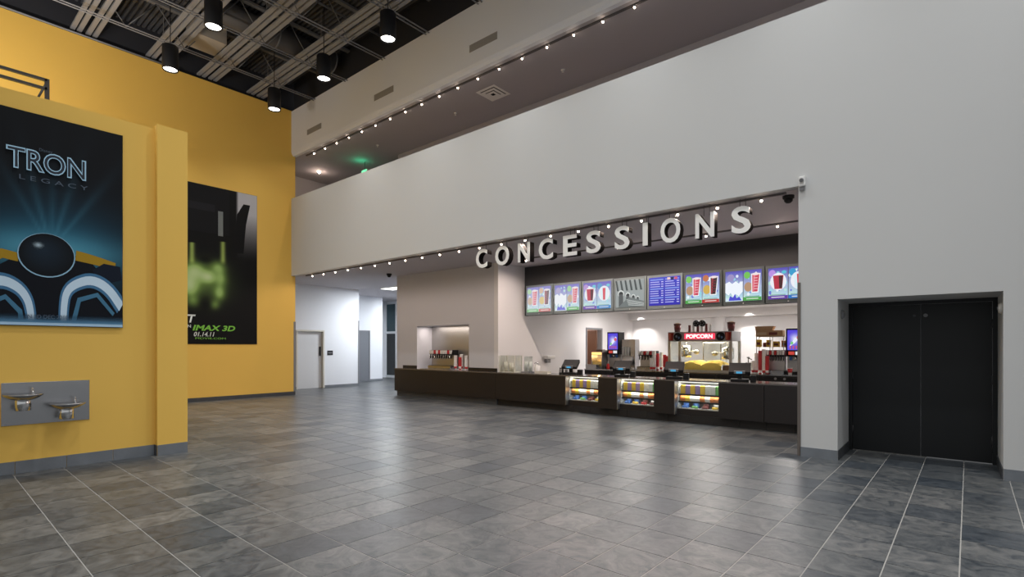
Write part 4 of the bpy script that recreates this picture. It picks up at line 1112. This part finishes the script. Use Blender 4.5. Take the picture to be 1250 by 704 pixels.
# popcorn machine
PX0, PX1 = onY(815, 430, 14.5)[0], onY(893, 430, 14.5)[0]
PW = PX1 - PX0; PD = .80
t = thing('popcorn_machine', 'large glass popcorn machine with lit red POPCORN sign on the back counter', 'popcorn machine', ((PX0 + PX1) / 2, 14.52, BZ))
h = PW / 2
bm = B(); box(bm, -h, h, 0, PD, 0, .06); obj('base', bm, stainless_dull, t)
bm = B(); box(bm, -h, h, 0, PD, .86, 1.13); bev(bm, .008, 1); hd = obj('header', bm, mat('header_grey', (.30, .30, .31), .4), t)
for (x, y) in ((-h, 0), (h - .07, 0), (-h, PD - .05), (h - .07, PD - .05)):
    bm = B(); box(bm, x, x + .07, y, y + .05, .06, .86); obj('post', bm, stainless_dull, t)
bm = B(); box(bm, -h + .07, h - .07, .015, .021, .06, .86); obj('glass_pane', bm, glass, t)
for s in (-1, 1):
    bm = B(); box(bm, s * (h - .03) - .003, s * (h - .03) + .003, .05, PD - .05, .06, .86); obj('glass_pane', bm, glass, t)
for (a, b) in ((-.14, .34), (.36, .70)):
    bm = B(); box(bm, a, b, PD - .03, PD - .02, .30, .80); obj('rear_door', bm, glass, t)
bm = B(); box(bm, -.16, -.14, PD - .04, PD - .015, .06, .86); box(bm, .34, .36, PD - .04, PD - .015, .06, .86); obj('door_rail', bm, stainless, t)
bm = B(); box(bm, -.40, .45, -.025, 0, .92, 1.08); sg = obj('sign_box', bm, red_sign, t)
obj('lettering', text_mesh('POPCORN', -.34, .39, .945, 1.055, 'N', .028, fat=.02), white_sign, sg)
for s in (-1, 1):
    s2 = [(disc(.5, .5, .5, .5, 20), K(24, 24, 28)), (disc(.35, .55, .12, .16, 10), K(120, 130, 150)), (disc(.65, .4, .12, .14, 10), K(90, 110, 150))]
    picture('side_print', s2, 'N', s * .60 - .12, .87, .24, .24, .010, print_paper, t)
    s2 = [(cupshape(.5, .5, .95, .95), K(150, 54, 44)), (cupshape(.3, .5, .25, .8), K(190, 110, 90)), (cupshape(.75, .5, .2, .8), K(110, 30, 30))]
    picture('side_print', s2, 'N', s * .80 - .09, .88, .18, .23, .012, print_paper, t)
# heap
bm = B(); n = 26; m_ = 12
vs = [[None] * (m_ + 1) for _ in range(n + 1)]
for a in range(n + 1):
    for b in range(m_ + 1):
        u = a / n; v = b / m_
        ht = .13 + .11 * (1 - abs(2 * ((u * 2.0) % 1.0) - 1) * .0) * (abs(math.sin(u * math.pi * 2.0)) ** .8) + .03 * random.random()
        ht *= (1 if 0 < b else .8)
        vs[a][b] = bm.verts.new((-.52 + 1.12 * u, .06 + (PD - .14) * v, .06 + ht))
for a in range(n):
    for b in range(m_):
        f = bm.faces.new((vs[a][b], vs[a + 1][b], vs[a + 1][b + 1], vs[a][b + 1])); f.smooth = False
lo = [bm.verts.new((-.52 + 1.12 * a / n, .06, .06)) for a in range(n + 1)]
for a in range(n): bm.faces.new((lo[a], lo[a + 1], vs[a + 1][0], vs[a][0]))
pc = obj('popcorn_heap', bm, popcorn_m, t); pc['kind'] = 'stuff'
bm = B(); box(bm, .62, .86, .10, PD - .1, .06, .20); obj('side_tray', bm, wood_trim, t)
for (x, z, r, m2) in ((-.50, .56, .15, chrome), (.66, .52, .165, chrome)):
    bm = B(); lathe(bm, [(0, -.16), (r * .92, -.16), (r, -.12), (r, .14), (r * .8, .18), (0, .19)], (x, .40, z), seg=24); kt = obj('kettle', bm, m2, t)
    bm = B(); tube(bm, (x, .40, z + .18), (x, .40, .86), .014, seg=8); obj('hanger_arm', bm, stainless_dull, kt)
    bm = B(); tube(bm, (x - .02, .40, z), (x + (-.30 if x > 0 else .30), .32, z + .03), .016, seg=8); lathe(bm, [(.0, -.07), (.07, -.05), (.09, .03), (0, .08)], (x + (-.32 if x > 0 else .32), .32, z), seg=12); obj('tilt_gear', bm, stainless_dull, kt)
bm = B(); box(bm, .02, .60, .30, .45, .80, .855); obj('heat_lamp', bm, stainless_dull, t)
lamp('popcorn_lamp', 'AREA', (.0, .30, .84), 26, t, (1, .86, .62), sx=1.3, sy=.3)
TOPZ = BZ + 1.13
tub_brown = mat('tub_brown', (0.12, 0.05, 0.04), .6)
mid = (PX0 + PX1) / 2
for px in (827, 892.5):
    x = onY(px, 398, 14.75)[0]
    bm = B(); lathe(bm, [(0, 0), (.075, 0), (.105, .24), (.108, .245), (.1, .245), (.07, .02), (0, .02)], seg=18)
    o = tag(obj('popcorn_tub', bm, tub_brown, None, (x, 14.75, TOPZ)), 'dark red popcorn tub standing on top of the popcorn machine', 'tub', 'popcorn tubs on the machine')
    bm = B(); lathe(bm, [(.0835, .06), (.1005, .19), (.1025, .19), (.0855, .06)], seg=18); obj('printed_band', bm, paper_maroon, o)
    bm = B(); bmesh.ops.create_icosphere(bm, subdivisions=2, radius=.098)
    for v in bm.verts: v.co.z = v.co.z * .35 + .235
    obj('popcorn_top', bm, cardboard, o)
t = thing('reel_ornament', 'film reel ornament with red stripes on top of the popcorn machine', 'ornament', (onY(854.5, 400, 14.8)[0], 14.8, TOPZ))
for k in range(6):
    a = -.30 + .12 * k; hgt = .20 + .07 * (1 - abs(a) / .3)
    bm = B(); box(bm, a - .03, a + .03, -.02, .02, 0, hgt); obj('stripe', bm, paper_maroon if k % 2 == 0 else paper_white, t)
for s in (-1, 1):
    bm = B(); lathe(bm, [(.0, -.03), (.09, -.03), (.09, .03), (0, .03)], seg=22); bmesh.ops.rotate(bm, verts=bm.verts, cent=(0, 0, 0), matrix=Matrix.Rotation(math.pi / 2, 3, 'X')); bmesh.ops.translate(bm, verts=bm.verts, vec=(s * .085, -.05, .24)); rl = obj('reel', bm, plastic_black, t)
    for q in range(5):
        bm = B(); a = q * 2 * math.pi / 5; tube(bm, (s * .085 + .05 * math.cos(a), -.08, .24 + .05 * math.sin(a)), (s * .085 + .05 * math.cos(a), -.083, .24 + .05 * math.sin(a)), .016, seg=8); obj('reel_hole', bm, plastic_grey, rl)

# soda fountains on the back island and their cups
soda_fountain((onY(788.5, 440, 14.9)[0], 14.9, BZ), .56, 'soda fountain beside the steel cup cabinet, in front of the spotlit wall', 6, .58)
soda_fountain((onY(947.3, 440, 14.62)[0] - .05, 14.62, BZ), .48, 'soda fountain below the glass snack shelf', 8, .62)
for k, px in enumerate((798.5, 802.8, 807, 811.3, 795, 814.8)):
    yy = 14.75 + .12 * (k % 2)
    cup_stack(onY(px, 440, yy)[0], yy, BZ, .047, (26, 22, 24, 20, 14, 18)[k], paper_white if k % 2 == 0 else paper_red, ('white' if k % 2 == 0 else 'red') + ' paper cup stack between soda fountain and popcorn machine', 'cup stacks beside the popcorn machine', paper_red if k % 2 == 0 else paper_white)
for k, px in enumerate((923.5, 928, 932.5, 936.5, 919.5)):
    yy = 14.49 + (.12 if k in (0, 4) else 0)
    cup_stack(onY(px, 440, yy)[0], yy, BZ, .047, (24, 28, 30, 20, 12)[k], paper_white if k % 2 == 0 else paper_red, ('white' if k % 2 == 0 else 'red') + ' paper cup stack under the glass snack shelf', 'cup stacks under the snack shelf', paper_red if k % 2 == 0 else paper_white)
# glass snack shelf with cartons
SXa, SXb = onY(924, 420, 15.1)[0], onY(957, 420, 15.1)[0]
t = thing('snack_shelf', 'glass and steel snack shelf standing over the soda fountain', 'shelf', ((SXa + SXb) / 2, 15.1, BZ))
h = (SXb - SXa) / 2
for z in (.70, .98):
    bm = B(); box(bm, -h, h, -.02, .24, z - .012, z); obj('glass_shelf', bm, glass if z < .9 else stainless_dull, t)
for x in (-h, 0, h):
    for y in (-.02, .23):
        bm = B(); box(bm, x - .008, x + .008, y - .008, y + .008, 0, .98); obj('post', bm, stainless, t)
for k, (u, ww, hh, m2, lab) in enumerate(((-.30, .13, .20, paper_yellow, 'tall yellow carton'), (-.05, .10, .19, paper_yellow, 'yellow carton'), (.14, .15, .15, paper_yellow, 'wide low yellow carton'), (.34, .14, .17, paper_orange, 'orange carton'), (-.15, .07, .12, paper_maroon, 'small dark red carton'))):
    bm = B(); bev(box(bm, -ww / 2, ww / 2, -.05, .05, 0, hh), .004, 1)
    o = tag(obj('snack_carton', bm, m2, None, ((SXa + SXb) / 2 + u, 15.16, BZ + .70)), lab + ' on the glass snack shelf', 'carton')
    bm = B(); box(bm, -ww * .35, ww * .35, -.0515, -.05, hh * .3, hh * .65); obj('printed_label', bm, paper_maroon, o)
bm = B(); box(bm, -.33, .33, -.13, .13, 0, .16); bev(bm, .006, 1)
o = tag(obj('cardboard_box', bm, cardboard, None, ((SXa + SXb) / 2 + .0, 15.1, BZ + .98)), 'long brown cardboard carton on top of the snack shelf', 'box')
for (a, b) in ((-.30, -.06), (.0, .2)):
    bm = B(); box(bm, a, b, -.1315, -.13, .04, .11); obj('printed_label', bm, paper_maroon if a > -.1 else mat('label_tan', (.5, .38, .26), .8), o)
bm = B(); prism(bm, [(-.22, 0), (.18, 0), (.24, .11), (-.24, .11)], -.10, .10, 'y'); 
o = tag(obj('open_carton', bm, cardboard, None, ((SXa + SXb) / 2 - .12, 15.1, BZ + 1.14)), 'open carton of dark packets stacked on the long cardboard carton', 'box')
bm = B(); box(bm, -.20, .20, -.08, .08, .10, .115); obj('packets', bm, paper_maroon, o)
# chrome pump server, red cup, bottle, warmers
t = thing('pump_server', 'chrome pump server between popcorn machine and cup stacks', 'dispenser', (onY(913.5, 440, 14.75)[0], 14.75, BZ))
bm = B(); lathe(bm, [(0, 0), (.09, 0), (.09, .26), (.07, .29), (0, .29)], seg=20); obj('canister', bm, chrome, t)
bm = B(); tube(bm, (0, 0, .29), (0, 0, .40), .014, seg=8); tube(bm, (0, 0, .40), (.10, -.04, .37), .012, seg=8); lathe(bm, [(0, .40), (.04, .41), (.04, .43), (0, .44)], seg=12); obj('pump', bm, stainless, t)
x = onY(964.5, 448, 14.5)[0]
bm = B(); lathe(bm, [(0, 0), (.04, 0), (.058, .17), (.06, .175), (.05, .175), (.035, .01), (0, .01)], seg=16)
o = tag(obj('drink_cup', bm, paper_white, None, (x, 14.5, BZ)), 'single red and white drink cup by the kiosk at the counter end', 'cup')
bm = B(); lathe(bm, [(.046, .06), (.0575, .16), (.0590, .16), (.0475, .06)], seg=16); obj('printed_band', bm, paper_red, o)
x = onY(742.3, 444, 14.5)[0]
t = thing('squeeze_bottle', 'red ketchup squeeze bottle on the back counter below the kiosk screen', 'bottle', (x, 14.5, BZ))
bm = B(); lathe(bm, [(0, 0), (.042, 0), (.045, .02), (.045, .15), (.03, .18), (0, .18)], seg=16); obj('body', bm, ketchup, t)
bm = B(); lathe(bm, [(.018, .18), (.006, .25), (0, .25)], seg=10); obj('nozzle', bm, paper_white, t)
x = onY(730, 435, 14.7)[0] - .05
t = thing('nacho_warmer', 'small lit nacho warmer with glass front on the back counter', 'warmer', (x, 14.70, BZ))
bm = B(); box(bm, -.20, .20, 0, .34, 0, .08); box(bm, -.20, .20, 0, .34, .44, .54); box(bm, -.20, .20, .33, .34, .08, .44); box(bm, -.2, -.18, 0, .33, .08, .44); box(bm, .18, .20, 0, .33, .08, .44); obj('case', bm, stainless_dull, t)
bm = B(); box(bm, -.18, .18, -.004, 0, .455, .53); obj('lit_header', bm, warm_glow, t)
bm = B(); box(bm, -.18, .18, .05, .30, .08, .25); hp = obj('chip_heap', bm, popcorn_m, t); hp['kind'] = 'stuff'
bm = B(); box(bm, -.18, .18, .004, .009, .08, .44); obj('glass_pane', bm, glass, t)
lamp('warmer_lamp', 'POINT', (0, .15, .40), 5, t, (1, .6, .25), .03)
x = BX0 + .40
bm = B(); bev(box(bm, -.13, .13, 0, .2, 0, .60), .006, 1)
o = tag(obj('napkin_tower', bm, plastic_white, None, (x, 15.1, BZ)), 'white upright box on the back counter beside the nacho warmer', 'box')
bm = B(); box(bm, -.09, .09, -.003, 0, .25, .5); obj('printed_label', bm, cream_plastic, o)
x = BX0 + .15
bm = B(); bev(box(bm, -.13, .13, 0, .2, .0, .62), .006, 1)
o = tag(obj('snack_tower', bm, wood_trim, None, (x, 15.1, BZ)), 'brown upright carton on the back counter by the kitchen doorway', 'box')
bm = B(); box(bm, -.10, .10, -.003, 0, .10, .34); obj('printed_label', bm, paper_green, o)
t = thing('steel_pan', 'low stainless pan on the back counter end by the kitchen doorway', 'pan', (BX0 + .22, 14.58, BZ))
bm = B(); prism(bm, [(-.19, 0), (.19, 0), (.20, .14), (-.20, .14)], -.11, .11, 'y'); obj('pan', bm, stainless, t)
bm = B(); tube(bm, (-.21, 0, .13), (.21, 0, .13), .012, seg=8); obj('rim_bar', bm, stainless_dull, t)
# return grille in the kitchen ceiling, frame on the store room wall
t = thing('ceiling_grille', 'dark air grille in the kitchen ceiling below the price list screen', 'vent', (-6.6, 14.2, 2.93))
bm = B(); box(bm, -.30, .30, -.30, .30, -.02, 0); obj('frame', bm, dark_steel, t)
for k in range(6):
    bm = B(); box(bm, -.27, .27, -.26 + k * .095, -.22 + k * .095, -.03, -.02); obj('slat', bm, plastic_grey, t)
t = thing('wall_frame', 'small black framed notice on the storeroom wall past the doorway', 'frame', (-12.30, 16.55, 1.55))
bm = B(); box(bm, 0, .02, -.16, .16, -.2, .2); obj('frame', bm, plastic_black, t)
bm = B(); box(bm, .02, .022, -.11, .11, -.15, .15); obj('sheet', bm, paper_white, t)
# kitchen ceiling lights: flush panels, and two wall-washing spots
for k, x in enumerate((-8.2, -5.6, -3.2)):
    t = thing('kitchen_light', 'flush fluorescent panel in the kitchen ceiling behind the menu screens', 'light', (x, 16.0, 2.93), 'kitchen ceiling light panels')
    bm = B(); box(bm, -.6, .6, -.3, .3, -.02, 0); obj('frame', bm, plastic_white, t)
    bm = B(); box(bm, -.56, .56, -.26, .26, -.024, -.02); obj('diffuser', bm, fluoro, t)
    lamp('kitchen_lamp', 'AREA', (0, 0, -.04), KITCHEN_W, t, (1, .95, .92), sx=1.1, sy=.5)
for px in (786, 918):
    x = onY(px, 402, 19.0)[0]
    t = thing('spot_downlight', 'small recessed spot washing the kitchen back wall', 'light', (x, 18.45, 2.93), 'recessed spots by the kitchen back wall')
    bm = B(); lathe(bm, [(.05, -.004), (.08, -.008), (.08, 0)], seg=16); obj('trim_ring', bm, plastic_white, t)
    bm = B(); lathe(bm, [(0, -.002), (.05, -.002)], seg=14); obj('lens', bm, lens_white, t)
    lamp('spot_beam', 'SPOT', (0, 0, -.05), 120, t, (1, .95, .90), .04, (math.radians(20), 0, 0), spot=math.radians(80), blend=.7)
bpy.context.view_layer.update()
